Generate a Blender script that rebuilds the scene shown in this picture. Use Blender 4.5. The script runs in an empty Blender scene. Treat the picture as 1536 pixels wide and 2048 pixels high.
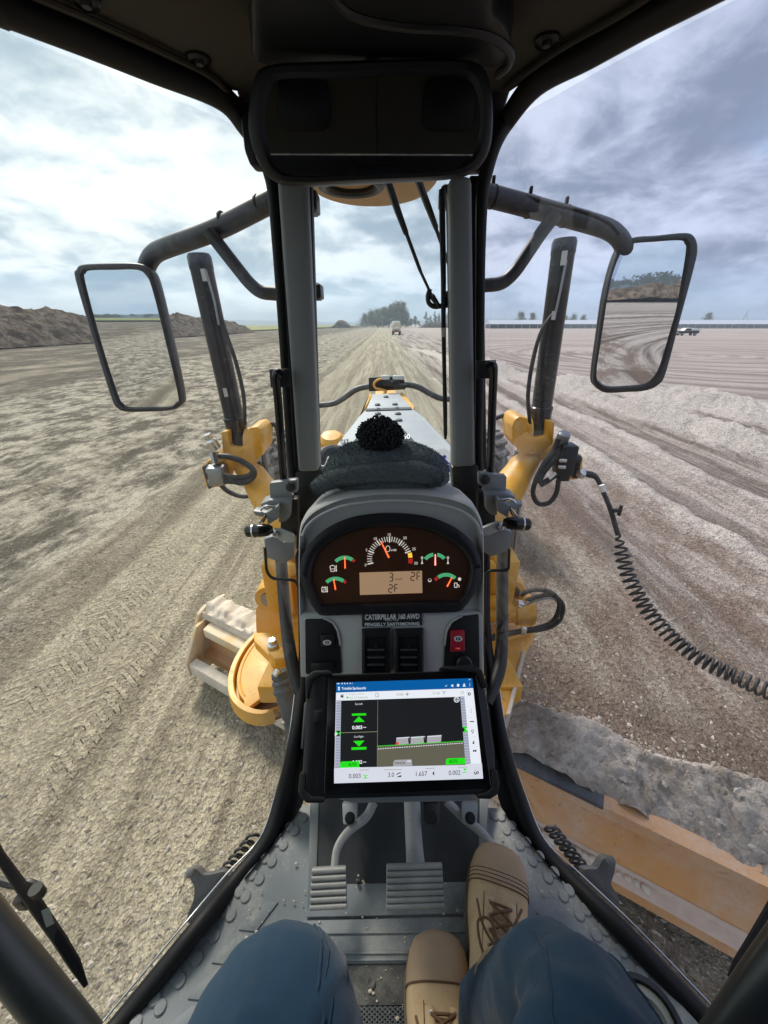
import bpy, bmesh, math, random
import numpy as np
from mathutils import Vector, Matrix

S = bpy.context.scene
COL = S.collection
rad = math.radians
V = Vector

# ------------------------------------------------------------------ camera, sky, sun, exposure
CAMZ = 2.75
FPX = 769.0                                   # focal length in photo pixels (1536 wide)
PITCH = math.atan(376 / FPX)
cam = bpy.data.cameras.new('camera')
cam.sensor_fit = 'HORIZONTAL'; cam.sensor_width = 36; cam.lens = 36 * FPX / 1536
cam.clip_start = 0.02; cam.clip_end = 6000
camo = bpy.data.objects.new('camera', cam); COL.objects.link(camo)
camo.location = (0, 0, CAMZ); camo.rotation_euler = (rad(90) - PITCH, 0, 0)
S.camera = camo

SUN_EL, SUN_AZ = rad(46), rad(-28)            # high, ahead and a little to the left, behind cloud
world = bpy.data.worlds.new('World'); S.world = world; world.use_nodes = True
wn = world.node_tree; wn.nodes.clear()
def wnode(t, **k):
    n = wn.nodes.new(t)
    for a, b in k.items(): setattr(n, a, b)
    return n
def wl(a, b): wn.links.new(a, b)
def wmath(op, a, b=None, c=None, clamp=False):
    n = wnode('ShaderNodeMath', operation=op); n.use_clamp = clamp
    for i, x in enumerate((a, b, c)):
        if x is None: continue
        if isinstance(x, (int, float)): n.inputs[i].default_value = x
        else: wl(x, n.inputs[i])
    return n.outputs[0]
def wmap(x, a, b, c=0., d=1., smooth=True):
    n = wnode('ShaderNodeMapRange'); n.interpolation_type = 'SMOOTHSTEP' if smooth else 'LINEAR'
    wl(x, n.inputs[0])
    for i, q in enumerate((a, b, c, d)): n.inputs[1 + i].default_value = q
    return n.outputs[0]
def wmix(f, a, b):
    n = wnode('ShaderNodeMix', data_type='RGBA')
    for i, x in ((0, f), (6, a), (7, b)):
        if isinstance(x, (int, float)): n.inputs[i].default_value = x
        elif isinstance(x, tuple): n.inputs[i].default_value = (*x, 1)
        else: wl(x, n.inputs[i])
    return n.outputs[2]
sky = wnode('ShaderNodeTexSky', sky_type='NISHITA'); sky.sun_disc = False
sky.sun_elevation = SUN_EL; sky.sun_rotation = SUN_AZ; sky.air_density = 1.0; sky.dust_density = 1.5
tc = wnode('ShaderNodeTexCoord'); sep = wnode('ShaderNodeSeparateXYZ'); wl(tc.outputs['Generated'], sep.inputs[0])
dx, dy_, dz = sep.outputs
den = wmath('ADD', wmath('MAXIMUM', dz, 0.0), 0.30)
cu, cv = wmath('DIVIDE', dx, den), wmath('DIVIDE', dy_, den)
cmb = wnode('ShaderNodeCombineXYZ'); wl(cu, cmb.inputs[0]); wl(cv, cmb.inputs[1])
def wnoise(scale, detail, rough=.55, dist=0., off=(0, 0, 0)):
    m = wnode('ShaderNodeMapping'); m.inputs['Location'].default_value = off; wl(cmb.outputs[0], m.inputs[0])
    n = wnode('ShaderNodeTexNoise'); n.inputs['Scale'].default_value = scale; n.inputs['Detail'].default_value = detail
    n.inputs['Roughness'].default_value = rough; n.inputs['Distortion'].default_value = dist
    wl(m.outputs[0], n.inputs['Vector']); return n.outputs[0]
n1 = wnoise(1.35, 5, .50, .35, (3.1, 1.7, 0)); n2 = wnoise(.60, 4, .5, .2, (8.3, 4.4, 2.0)); n3 = wnoise(3.9, 6, .62, .25, (1.3, 9.4, 5.0))
shade = wmath('ADD', wmath('MULTIPLY', n1, .54), wmath('MULTIPLY', n3, .46))
side = wmap(dx, -.45, .55)                                    # brighter towards the sun on the left
lum = wmap(shade, .40, .59)
bright = wmix(side, (3.95, 4.2, 4.2), (2.5, 2.75, 3.35))
dark = wmix(side, (1.6, 2.1, 2.45), (.95, 1.13, 1.55))
cloud = wmix(lum, dark, bright)
cover = wmap(wmath('ADD', wmath('MULTIPLY', n2, .6), wmath('MULTIPLY', n1, .4)), .30, .45)
low = wmap(dz, .0, .13)                                       # thinner, bluer band above the horizon
cover = wmath('MULTIPLY', cover, wmath('ADD', .42, wmath('MULTIPLY', low, .58)))
blue = wmix(low, (1.15, 2.15, 3.35), (1.5, 2.5, 3.7))
open_sky = wmix(.8, sky.outputs[0], blue)
col = wmix(cover, open_sky, cloud)
bg = wnode('ShaderNodeBackground'); wl(col, bg.inputs[0]); bg.inputs[1].default_value = 0.1
wo = wnode('ShaderNodeOutputWorld'); wl(bg.outputs[0], wo.inputs[0])

sun = bpy.data.lights.new('sun', 'SUN'); sun.energy = 1.5; sun.angle = rad(14); sun.color = (1, .93, .82)
suno = bpy.data.objects.new('sun', sun); COL.objects.link(suno)
sd = V((math.sin(SUN_AZ) * math.cos(SUN_EL), math.cos(SUN_AZ) * math.cos(SUN_EL), math.sin(SUN_EL)))
suno.rotation_euler = (-sd).to_track_quat('-Z', 'Y').to_euler()

S.view_settings.view_transform = 'Standard'; S.view_settings.look = 'None'
S.view_settings.exposure = 1.62; S.view_settings.gamma = 1
S.render.engine = 'CYCLES'
S.cycles.use_denoising = True
S.cycles.max_bounces = 6; S.cycles.diffuse_bounces = 3; S.cycles.glossy_bounces = 3
S.cycles.transparent_max_bounces = 12; S.cycles.caustics_reflective = False; S.cycles.caustics_refractive = False

# ------------------------------------------------------------------ measuring: a photo pixel as a ray from the eye
C0 = V((0, 0, CAMZ)); cp, sp = math.cos(PITCH), math.sin(PITCH)
def ray(px, py):
    a, b = (px - 768) / FPX, (1024 - py) / FPX
    return V((a, cp + b * sp, -sp + b * cp))
def T(px, py, t): return C0 + ray(px, py) * t
def Y(px, py, y):
    r = ray(px, py); return C0 + r * (y / r.y)
def Z(px, py, z):                              # z: height relative to the eye
    r = ray(px, py); return C0 + r * (z / r.z)
class Plane:
    def __init__(s, p, n): s.p, s.n = V(p), V(n).normalized()
    def at(s, px, py, off=0.):                 # point of the plane seen at a photo pixel, lifted by off along the normal
        r = ray(px, py); return C0 + r * ((s.p - C0).dot(s.n) / r.dot(s.n)) + s.n * off
def plane3(a, b, c):
    n = (b - a).cross(c - a).normalized()
    if n.dot(C0 - a) < 0: n = -n
    return Plane(a, n)

# ------------------------------------------------------------------ mesh helpers
class MB:
    def __init__(s): s.v, s.f, s.mi, s.m = [], [], [], 0
    def add(s, vs, fs):
        b = len(s.v); s.v.extend(tuple(x) for x in vs)
        s.f.extend([i + b for i in f] for f in fs); s.mi.extend([s.m] * len(fs)); return s
    def frombm(s, bm):
        bm.verts.index_update()
        s.add([v.co[:] for v in bm.verts], [[v.index for v in f.verts] for f in bm.faces]); bm.free(); return s
    def box(s, c, sx, sy, sz, rot=None, bev=0., seg=2):
        bm = bmesh.new(); bmesh.ops.create_cube(bm, size=1)
        bmesh.ops.scale(bm, vec=(sx, sy, sz), verts=bm.verts)
        if bev: bmesh.ops.bevel(bm, geom=bm.edges[:], offset=min(bev, .45 * min(sx, sy, sz)), segments=seg, affect='EDGES', profile=.5)
        m = Matrix.Translation(c) @ (rot.to_4x4() if rot else Matrix())
        bmesh.ops.transform(bm, matrix=m, verts=bm.verts); return s.frombm(bm)
    def prism(s, poly, vec, bev=0., seg=2):
        vec = V(vec); n = len(poly); poly = [V(p) for p in poly]
        if not bev:
            vs = poly + [p + vec for p in poly]
            return s.add(vs, [list(range(n)), list(range(2 * n - 1, n - 1, -1))] + [[i, (i + 1) % n, n + (i + 1) % n, n + i] for i in range(n)])
        bm = bmesh.new(); a = [bm.verts.new(p) for p in poly]; b = [bm.verts.new(p + vec) for p in poly]
        bm.faces.new(a); bm.faces.new(b[::-1])
        for i in range(n): bm.faces.new((a[i], a[(i + 1) % n], b[(i + 1) % n], b[i]))
        bmesh.ops.recalc_face_normals(bm, faces=bm.faces); bm.normal_update()
        es = [e for e in bm.edges if len(e.link_faces) == 2 and e.calc_face_angle(0) > .6]
        bmesh.ops.bevel(bm, geom=es, offset=bev, segments=seg, affect='EDGES', profile=.5, clamp_overlap=True)
        return s.frombm(bm)
    def tube(s, pts, r, seg=12, cap=True, flat=1., up=None):
        pts = [V(p) for p in pts]; n = len(pts)
        rs = list(r) if isinstance(r, (list, tuple)) else [r] * n
        if len(rs) != n:                        # radii given at even steps
            k = len(rs) - 1; rs = [rs[min(int(i / (n - 1) * k), k - 1)] * (1 - (i / (n - 1) * k - min(int(i / (n - 1) * k), k - 1))) + rs[min(int(i / (n - 1) * k), k - 1) + 1] * (i / (n - 1) * k - min(int(i / (n - 1) * k), k - 1)) for i in range(n)]
        tan = [((pts[min(i + 1, n - 1)] - pts[max(i - 1, 0)]).normalized()) for i in range(n)]
        u = V(up) if up else (V((0, 0, 1)) if abs(tan[0].z) < .9 else V((1, 0, 0)))
        vs = []
        for i in range(n):
            u = (u - tan[i] * u.dot(tan[i]));
            if u.length < 1e-6: u = tan[i].orthogonal()
            u.normalize(); w = tan[i].cross(u)
            for k in range(seg):
                a = 2 * math.pi * k / seg
                vs.append(pts[i] + u * (math.cos(a) * rs[i] * flat) + w * (math.sin(a) * rs[i]))
        fs = [[i * seg + k, i * seg + (k + 1) % seg, (i + 1) * seg + (k + 1) % seg, (i + 1) * seg + k] for i in range(n - 1) for k in range(seg)]
        if cap: fs += [list(range(seg - 1, -1, -1)), [(n - 1) * seg + k for k in range(seg)]]
        return s.add(vs, fs)
    def loft(s, rings, closed=True, cap=True):
        n, k = len(rings), len(rings[0]); vs = [p for r in rings for p in r]
        fs = [[i * k + j, i * k + (j + 1) % k, (i + 1) * k + (j + 1) % k, (i + 1) * k + j] for i in range(n - 1) for j in range(k if closed else k - 1)]
        if cap and closed: fs += [list(range(k - 1, -1, -1)), [(n - 1) * k + j for j in range(k)]]
        return s.add(vs, fs)
    def lathe(s, o, axis, prof, seg=24, cap=True):
        o, ax = V(o), V(axis).normalized(); u = ax.orthogonal().normalized(); w = ax.cross(u)
        rings = [[o + ax * h + (u * math.cos(2 * math.pi * k / seg) + w * math.sin(2 * math.pi * k / seg)) * r for k in range(seg)] for r, h in prof]
        return s.loft(rings, cap=cap)
    def ball(s, c, rx, ry, rz, u=16, v=10, rot=None):
        c = V(c); rings = []
        for i in range(v + 1):
            th = math.pi * (i + .02) / (v + .04); ring = []
            for k in range(u):
                p = V((rx * math.sin(th) * math.cos(2 * math.pi * k / u), ry * math.sin(th) * math.sin(2 * math.pi * k / u), rz * math.cos(th)))
                ring.append(c + (rot @ p if rot else p))
            rings.append(ring)
        return s.loft(rings)
    def face(s, pts): return s.add(pts, [list(range(len(pts)))])
    def build(s, name, mats, parent=None, smooth=35, norm=True):
        me = bpy.data.meshes.new(name)
        vs = np.array(s.v, dtype=float).reshape(-1, 3)
        o = bpy.data.objects.new(name, me)
        if parent is not None:
            off = V((0, 0, 0)); q = parent
            while q: off += q.location; q = q.parent
            o.parent = parent
        else:
            lo, hi = vs.min(0), vs.max(0); off = V(((lo[0] + hi[0]) / 2, (lo[1] + hi[1]) / 2, lo[2])); o.location = off
        me.from_pydata((vs - np.array(off)).tolist(), [], s.f)
        mats = mats if isinstance(mats, (list, tuple)) else [mats]
        for m in mats: me.materials.append(m)
        if len(mats) > 1: me.polygons.foreach_set('material_index', s.mi)
        if norm:
            bm = bmesh.new(); bm.from_mesh(me); bmesh.ops.recalc_face_normals(bm, faces=bm.faces); bm.to_mesh(me); bm.free()
        if smooth:
            me.polygons.foreach_set('use_smooth', [True] * len(me.polygons)); me.set_sharp_from_angle(angle=rad(smooth))
        me.update(); COL.objects.link(o); return o

def spline(pts, n=8, closed=False):             # Catmull-Rom through the points
    pts = [V(p) for p in pts]; k = len(pts); out = []
    for i in range(k if closed else k - 1):
        p1, p2 = pts[i], pts[(i + 1) % k]
        p0 = pts[(i - 1) % k] if closed or i > 0 else p1 * 2 - p2
        p3 = pts[(i + 2) % k] if closed or i + 2 < k else p2 * 2 - p1
        for j in range(n):
            t = j / n
            out.append(.5 * ((2 * p1) + (p2 - p0) * t + (2 * p0 - 5 * p1 + 4 * p2 - p3) * t * t + (3 * p1 - p0 - 3 * p2 + p3) * t ** 3))
    if not closed: out.append(pts[-1])
    return out
def fillet(pts, r, n=6):                        # straight runs with rounded corners
    pts = [V(p) for p in pts]; out = [pts[0]]
    for i in range(1, len(pts) - 1):
        a, b, c = pts[i - 1], pts[i], pts[i + 1]
        d1, d2 = (a - b), (c - b); k = min(r, .48 * d1.length, .48 * d2.length)
        p, q = b + d1.normalized() * k, b + d2.normalized() * k
        for j in range(n + 1):
            t = j / n; out.append(p * (1 - t) ** 2 + b * 2 * t * (1 - t) + q * t * t)
    out.append(pts[-1]); return out
def spl2(pts, n=8, closed=True): return [(p.x, p.y) for p in spline([V((x, y, 0)) for x, y in pts], n, closed)]
def round2(pts, r, n=5):                        # closed pixel polygon with rounded corners
    k = len(pts); P = [V((x, y, 0)) for x, y in pts]; out = []
    for i in range(k):
        a, b, c = P[i - 1], P[i], P[(i + 1) % k]; d1, d2 = a - b, c - b; q = min(r, .48 * d1.length, .48 * d2.length)
        s0, s1 = b + d1.normalized() * q, b + d2.normalized() * q
        for j in range(n + 1):
            t = j / n; z = s0 * (1 - t) ** 2 + b * 2 * t * (1 - t) + s1 * t * t; out.append((z.x, z.y))
    return out

_txt = {}
def glyphs(s, bold=0.):
    key = (s, bold)
    if key not in _txt:
        cu_ = bpy.data.curves.new('lettering', 'FONT'); cu_.body = s; cu_.size = 1; cu_.offset = bold; cu_.resolution_u = 3
        ob = bpy.data.objects.new('lettering', cu_); me = ob.to_mesh()
        vs = [(v.co.x, v.co.y) for v in me.vertices]; fs = [list(p.vertices) for p in me.polygons]
        ob.to_mesh_clear(); bpy.data.objects.remove(ob); bpy.data.curves.remove(cu_)
        _txt[key] = (vs, fs)
    return _txt[key]
def text(mb, s, at, x, y, h, w=None, align='L', slope=0., bold=0., kx=1.):
    """write s with its baseline at (x, y); cap height h, total width w; at(x, y) gives the point on the surface"""
    vs, fs = glyphs(s, bold)
    if not vs: return
    x0, x1 = min(v[0] for v in vs), max(v[0] for v in vs); k = h / .70
    sx = (w / (x1 - x0)) if w else k * kx
    W = (x1 - x0) * sx; ox = {'L': 0, 'C': -W / 2, 'R': -W}[align]
    out = []
    for a, b in vs:
        qx, qy = ox + (a - x0) * sx, b * k
        out.append(at(x + qx, y - qy + slope * qx))
    mb.add(out, fs)

# ------------------------------------------------------------------ things
def thing(name, loc, label, cat, group=None):
    o = bpy.data.objects.new(name, None); o.empty_display_size = .2; COL.objects.link(o); o.location = loc
    return tag(o, label, cat, group)
def tag(o, label=None, cat=None, group=None, kind=None):
    if label: o['label'] = label
    if cat: o['category'] = cat
    if group: o['group'] = group
    if kind: o['kind'] = kind
    return o

# ------------------------------------------------------------------ materials
class NT:
    def __init__(s, name):
        s.mat = bpy.data.materials.new(name); s.mat.use_nodes = True; s.t = s.mat.node_tree; s.t.nodes.clear()
        s.out = s.n('ShaderNodeOutputMaterial')
    def n(s, t, **k):
        x = s.t.nodes.new(t)
        for a, b in k.items(): setattr(x, a, b)
        return x
    def l(s, a, b): s.t.links.new(a, b)
    def put(s, sock, x):
        if isinstance(x, (int, float)): sock.default_value = x
        elif isinstance(x, tuple): sock.default_value = (*x, 1) if len(sock.default_value) == 4 and len(x) == 3 else x
        else: s.l(x, sock)
    def math(s, op, a, b=None, clamp=False):
        x = s.n('ShaderNodeMath', operation=op); x.use_clamp = clamp; s.put(x.inputs[0], a)
        if b is not None: s.put(x.inputs[1], b)
        return x.outputs[0]
    def mix(s, f, a, b, blend='MIX'):
        x = s.n('ShaderNodeMix', data_type='RGBA', blend_type=blend); s.put(x.inputs[0], f); s.put(x.inputs[6], a); s.put(x.inputs[7], b); return x.outputs[2]
    def map(s, x, a, b, c=0., d=1., smooth=True):
        q = s.n('ShaderNodeMapRange'); q.interpolation_type = 'SMOOTHSTEP' if smooth else 'LINEAR'; s.l(x, q.inputs[0])
        for i, z in enumerate((a, b, c, d)): q.inputs[1 + i].default_value = z
        return q.outputs[0]
    def coord(s, scale=(1, 1, 1), loc=(0, 0, 0)):
        if not hasattr(s, 'tc'): s.tc = s.n('ShaderNodeTexCoord')
        m = s.n('ShaderNodeMapping'); m.inputs['Scale'].default_value = scale; m.inputs['Location'].default_value = loc
        s.l(s.tc.outputs['Object'], m.inputs[0]); return m.outputs[0]
    def noise(s, scale, detail=4, rough=.55, vec=None, dist=0.):
        x = s.n('ShaderNodeTexNoise'); x.inputs['Scale'].default_value = scale; x.inputs['Detail'].default_value = detail
        x.inputs['Roughness'].default_value = rough; x.inputs['Distortion'].default_value = dist
        s.l(vec if vec is not None else s.coord(), x.inputs['Vector']); return x.outputs[0]
    def bump(s, h, strength=.3, dist=.01, normal=None):
        b = s.n('ShaderNodeBump'); b.inputs['Strength'].default_value = strength; b.inputs['Distance'].default_value = dist
        s.l(h, b.inputs['Height'])
        if normal is not None: s.l(normal, b.inputs['Normal'])
        return b.outputs[0]
    def bsdf(s, col, rough=.5, metal=0., normal=None, spec=.5, **k):
        b = s.n('ShaderNodeBsdfPrincipled'); s.put(b.inputs['Base Color'], col); s.put(b.inputs['Roughness'], rough); s.put(b.inputs['Metallic'], metal)
        b.inputs['Specular IOR Level'].default_value = spec
        if normal is not None: s.l(normal, b.inputs['Normal'])
        for a, v in k.items(): s.put(b.inputs[a], v)
        s.l(b.outputs[0], s.out.inputs[0]); return b
def mk(name, col, rough=.5, metal=0., var=.18, scale=9., bump=0., bscale=160., dust=0., dcol=(.36, .32, .26), dscale=5., spec=.5, lo=.42, hi=.68, grime=0.):
    m = NT(name); n = m.noise(scale, 5, .6)
    c = m.mix(n, tuple(x * (1 - var) for x in col), tuple(min(1, x * (1 + var)) for x in col)); r = rough
    if dust:
        d = m.map(m.noise(dscale, 7, .68, dist=.3), lo, hi, 0, dust)
        sp_ = m.map(m.noise(dscale * 22, 3, .6), .35, .75, .5, 1.0); d = m.math('MULTIPLY', d, sp_)
        c = m.mix(d, c, dcol); r = m.math('ADD', rough, m.math('MULTIPLY', d, .9 - rough))
    if grime:
        gk = m.map(m.noise(26, 8, .72, dist=.4), .57, .68, 0, grime); c = m.mix(gk, c, (.10, .06, .025))
    nm = m.bump(m.noise(bscale, 4, .6), .35, bump) if bump else None
    m.bsdf(c, r, metal, nm, spec); return m.mat
def emit(name, col, s=1.):
    m = NT(name); m.bsdf((.01, .01, .01), .25, spec=.3, **{'Emission Color': col, 'Emission Strength': s}); return m.mat
def glass(name, tint, gl=.05):
    m = NT(name); t = m.n('ShaderNodeBsdfTransparent'); t.inputs[0].default_value = (*tint, 1)
    g = m.n('ShaderNodeBsdfGlossy'); g.inputs['Roughness'].default_value = .01; g.inputs[0].default_value = (1, 1, 1, 1)
    lw = m.n('ShaderNodeFresnel'); lw.inputs[0].default_value = 1.33
    f = m.math('MULTIPLY', lw.outputs[0], gl / .02); x = m.n('ShaderNodeMixShader'); m.l(m.math('MINIMUM', f, .07), x.inputs[0])
    m.l(t.outputs[0], x.inputs[1]); m.l(g.outputs[0], x.inputs[2])
    df = m.n('ShaderNodeBsdfDiffuse'); df.inputs[0].default_value = (.55, .52, .47, 1); y = m.n('ShaderNodeMixShader')   # a film of dust on the pane
    sm = m.noise(3.2, 6, .62, m.coord((1, 1, .45)), dist=.8); m.l(m.map(sm, .42, .78, .004, .045), y.inputs[0]); m.l(x.outputs[0], y.inputs[1]); m.l(df.outputs[0], y.inputs[2]); m.l(y.outputs[0], m.out.inputs[0]); return m.mat

M = dict(
    yellow=mk('machine_yellow', (.74, .37, .035), .38, dust=.7, dcol=(.52, .43, .29), dscale=4.5, var=.12, bump=.0008, lo=.42, hi=.72, grime=.5),
    yellow_dusty=mk('dusty_orange', (.60, .30, .105), .6, grime=.35, dust=.85, dcol=(.58, .45, .37), dscale=2.2, var=.15, bump=.001, lo=.34, hi=.66),
    dusty_yellow=mk('dusty_yellow', (.70, .44, .16), .6, dust=.97, dcol=(.72, .66, .56), dscale=4, lo=.30, hi=.52, bump=.002),
    ledge_dust=mk('ledge_dust', (.58, .45, .37), .95, var=.3, scale=14, bump=.006, bscale=60),
    caked=mk('caked_soil', (.60, .53, .44), .95, var=.35, scale=14, bump=.012, bscale=34),
    black=mk('black_paint', (.012, .013, .015), .42, dust=.10, var=.2),
    rubber=mk('black_rubber', (.010, .010, .011), .55, var=.25, spec=.35),
    plastic=mk('black_plastic', (.014, .015, .017), .38, bump=.0004, bscale=900, spec=.4),
    tube=mk('grey_black_tube', (.045, .050, .060), .42, dust=.5, dcol=(.24, .24, .25), dscale=4),
    rod=mk('cylinder_black', (.022, .025, .032), .22, dust=.18, dcol=(.20, .20, .21), dscale=4),
    hose=mk('hose_rubber', (.020, .021, .024), .55, dust=.35, dcol=(.2, .19, .18), dscale=12),
    trim=mk('grey_trim', (.20, .22, .222), .5, bump=.0005, bscale=700, var=.06, dust=.1),
    dash=mk('dash_grey', (.50, .505, .485), .52, bump=.0006, bscale=900, var=.05, dust=.12, dcol=(.48, .47, .44), dscale=6),
    latch=mk('latch_grey', (.27, .29, .30), .45, var=.08, bump=.0004, bscale=600),
    lightgrey=mk('light_grey_lever', (.48, .50, .48), .45, var=.06),
    silver=mk('bright_steel', (.62, .62, .62), .25, metal=1., var=.08),
    steel=mk('dull_steel', (.30, .31, .32), .45, metal=.8, var=.2, dust=.3),
    headliner=mk('headliner_fabric', (.048, .042, .035), .95, bump=.001, bscale=400, var=.1),
    rearpanel=mk('rear_panel', (.075, .07, .052), .9, var=.08),
    floor=mk('rubber_floor', (.20, .225, .24), .6, bump=.0008, bscale=300, dust=.8, dcol=(.45, .44, .40), dscale=6, lo=.42, hi=.64),
    floor_dark=mk('dark_mat', (.035, .038, .041), .7, bump=.001, bscale=200, dust=.3, dcol=(.12, .12, .11), dscale=6),
    pedal=mk('worn_pedal', (.30, .31, .30), .42, metal=.3, dust=.7, dcol=(.50, .48, .44), dscale=11, lo=.35, hi=.65),
    boot=mk('nubuck_tan', (.56, .395, .22), .85, bump=.003, bscale=110, dust=.9, dcol=(.40, .265, .15), dscale=14, var=.32),
    boot_toe=mk('worn_toe', (.40, .275, .17), .7, bump=.002, bscale=150, dust=.5, dcol=(.46, .33, .20), dscale=30, var=.3),
    lace=mk('lace_brown', (.16, .085, .045), .9, var=.25, scale=80),
    sole=mk('boot_sole', (.12, .085, .06), .9, dust=.4, dscale=20),
    stitch=mk('boot_stitch', (.13, .07, .04), .9),
    fleece=mk('charcoal_fleece', (.12, .145, .148), 1., bump=.0045, bscale=260, var=.45, scale=120, spec=.1),
    yarn=mk('black_yarn', (.030, .033, .036), .95, var=.4, scale=60, spec=.15),
    boom=mk('dusty_boom_top', (.36, .38, .40), .55, dust=.55, dcol=(.50, .51, .51), dscale=2.5, var=.12, bump=.001),
    tyre=mk('dusty_tyre', (.14, .13, .12), .9, dust=.8, dcol=(.34, .31, .28), dscale=9, bump=.004, bscale=60),
    bracket=mk('bracket_grey', (.075, .08, .088), .55, dust=.2),
    white=mk('white_print', (.78, .79, .78), .6, var=.04),
    decal=mk('decal_black', (.012, .012, .012), .4),
    blue=mk('sticker_blue', (.03, .04, .35), .4),
    red=mk('red_switch', (.42, .02, .04), .35, var=.1),
    tan=mk('tan_underside', (.50, .34, .19), .7, dust=.6, dcol=(.36, .27, .18), dscale=9),
    orange=mk('orange_loom', (.70, .33, .08), .6),
)
m = NT('mirror_glass'); m.bsdf((.86, .88, .90), .012, 1.); M['mirror'] = m.mat
m = NT('dim_mirror'); m.bsdf((.30, .31, .33), .02, 1.); M['dim_mirror'] = m.mat
M['glass_front'] = glass('windscreen_glass', (.93, .965, .97), .012)
M['glass_left'] = glass('clear_green_glass', (.955, .965, .955), .014)
M['glass_right'] = glass('lilac_tinted_glass', (.88, .885, .96), .014)
# ------------------------------------------------------------------ ground
def vnoise(x, y, seed=0):
    xi, yi = np.floor(x).astype(np.int64), np.floor(y).astype(np.int64); fx, fy = x - xi, y - yi
    fx, fy = fx * fx * (3 - 2 * fx), fy * fy * (3 - 2 * fy)
    def h(a, b):
        n = (a * 374761393 + b * 668265263 + seed * 974711) & 0x7fffffff
        n = ((n ^ (n >> 13)) * 1274126177) & 0x7fffffff
        return ((n ^ (n >> 16)) & 0xffff) / 65535.
    return (h(xi, yi) * (1 - fx) + h(xi + 1, yi) * fx) * (1 - fy) + (h(xi, yi + 1) * (1 - fx) + h(xi + 1, yi + 1) * fx) * fy
def fbm(x, y, oct=4, seed=0, gain=.5):
    s, a, t = 0., 1., 0.
    for i in range(oct):
        s = s + a * vnoise(x * 2 ** i, y * 2 ** i, seed + i * 17); t += a; a *= gain
    return s / t
def bumpf(d, w): return np.exp(-(d / w) ** 2)
def ridge_a(y): return 8.6 - .13 * (y - 8.3)
def ridge_b(y): return 11.9 - .40 * (y - 11.9)
def ground_h(x, y):
    h = (fbm(x * .35, y * .2, 4, 3) - .5) * .14
    streak = fbm(x * 1.5 + 50, y * .05, 3, 8) - .5
    h += streak * np.where(np.abs(x) < 9, .10, .05)
    h += (fbm(x * 2.2, y * 1.3, 4, 5) - .5) * np.where(x < -3.4, .10, .035)
    fade = np.clip((60 - y) / 30, 0, 1) * np.clip((y + 10) / 12, 0, 1)
    wob = (fbm(x * .3, y * .35, 3, 21) - .5) * 1.2
    rough = .6 + .9 * fbm(x * 2.4, y * 1.1, 4, 31)
    h += fade * .50 * bumpf(x - ridge_a(y) + wob * .5, .48) * rough
    h += np.clip((30 - y) / 12, 0, 1) * fade * .55 * bumpf(x - ridge_b(y) + wob, 1.1) * rough
    h += fade * .24 * bumpf(x - 4.55 + wob * .25, .30) * rough
    h += fade * .12 * bumpf(x - 2.75 + wob * .2, .25) * rough * np.clip((y - 2.5) / 2, 0, 1)
    h += fade * .20 * bumpf(x - 6.1 + wob * .3, .34) * rough
    rm = bumpf(x - ridge_a(y) + wob * .5, .8) + np.clip((30 - y) / 12, 0, 1) * bumpf(x - ridge_b(y) + wob, 1.5) + .6 * bumpf(x - 4.55 + wob * .25, .5) + .5 * bumpf(x - 6.1 + wob * .3, .5)
    h += fade * np.clip(rm, 0, 1) * ((fbm(x * 6.5, y * 5, 4, 77, .6) - .5) * .16 + (fbm(x * 1.7, y * .8, 3, 79) - .5) * .14)
    h -= fade * .10 * bumpf(x - 5.3, .45) + fade * .10 * bumpf(x - 7.2, .5) + fade * .06 * bumpf(x - 3.6, .4)
    h += .09 * bumpf(x + 3.75 + wob * .2, .3) * np.clip((40 - y) / 20, 0, 1) * rough
    far = np.clip((np.hypot(x, y) - 40) / 200, 0, 1)
    return h * (1 - .5 * far)
def spaced(lo, hi, step, far, grow=1.13):
    a = list(np.arange(lo, hi + step / 2, step)); s = step; p = a[-1]
    while p < far[1]: s *= grow; p += s; a.append(p)
    s = step; p = a[0]; b = []
    while p > far[0]: s *= grow; p -= s; b.append(p)
    return np.array(b[::-1] + a)
def heightfield(name, xs, ys, fn, mat):
    X, Yy = np.meshgrid(xs, ys); H = fn(X, Yy); nx, ny = len(xs), len(ys)
    co = np.stack([X, Yy, H], -1).reshape(-1, 3)
    i = np.arange(nx * ny).reshape(ny, nx)
    q = np.stack([i[:-1, :-1], i[:-1, 1:], i[1:, 1:], i[1:, :-1]], -1).reshape(-1, 4)
    me = bpy.data.meshes.new(name); me.vertices.add(len(co)); me.vertices.foreach_set('co', co.ravel())
    me.loops.add(q.size); me.loops.foreach_set('vertex_index', q.ravel().astype(np.int32)); me.polygons.add(len(q))
    me.polygons.foreach_set('loop_start', np.arange(0, q.size, 4, dtype=np.int32))
    me.polygons.foreach_set('use_smooth', np.ones(len(q), bool)); me.update(calc_edges=True); me.validate()
    me.materials.append(mat); o = bpy.data.objects.new(name, me); COL.objects.link(o); return o

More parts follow.
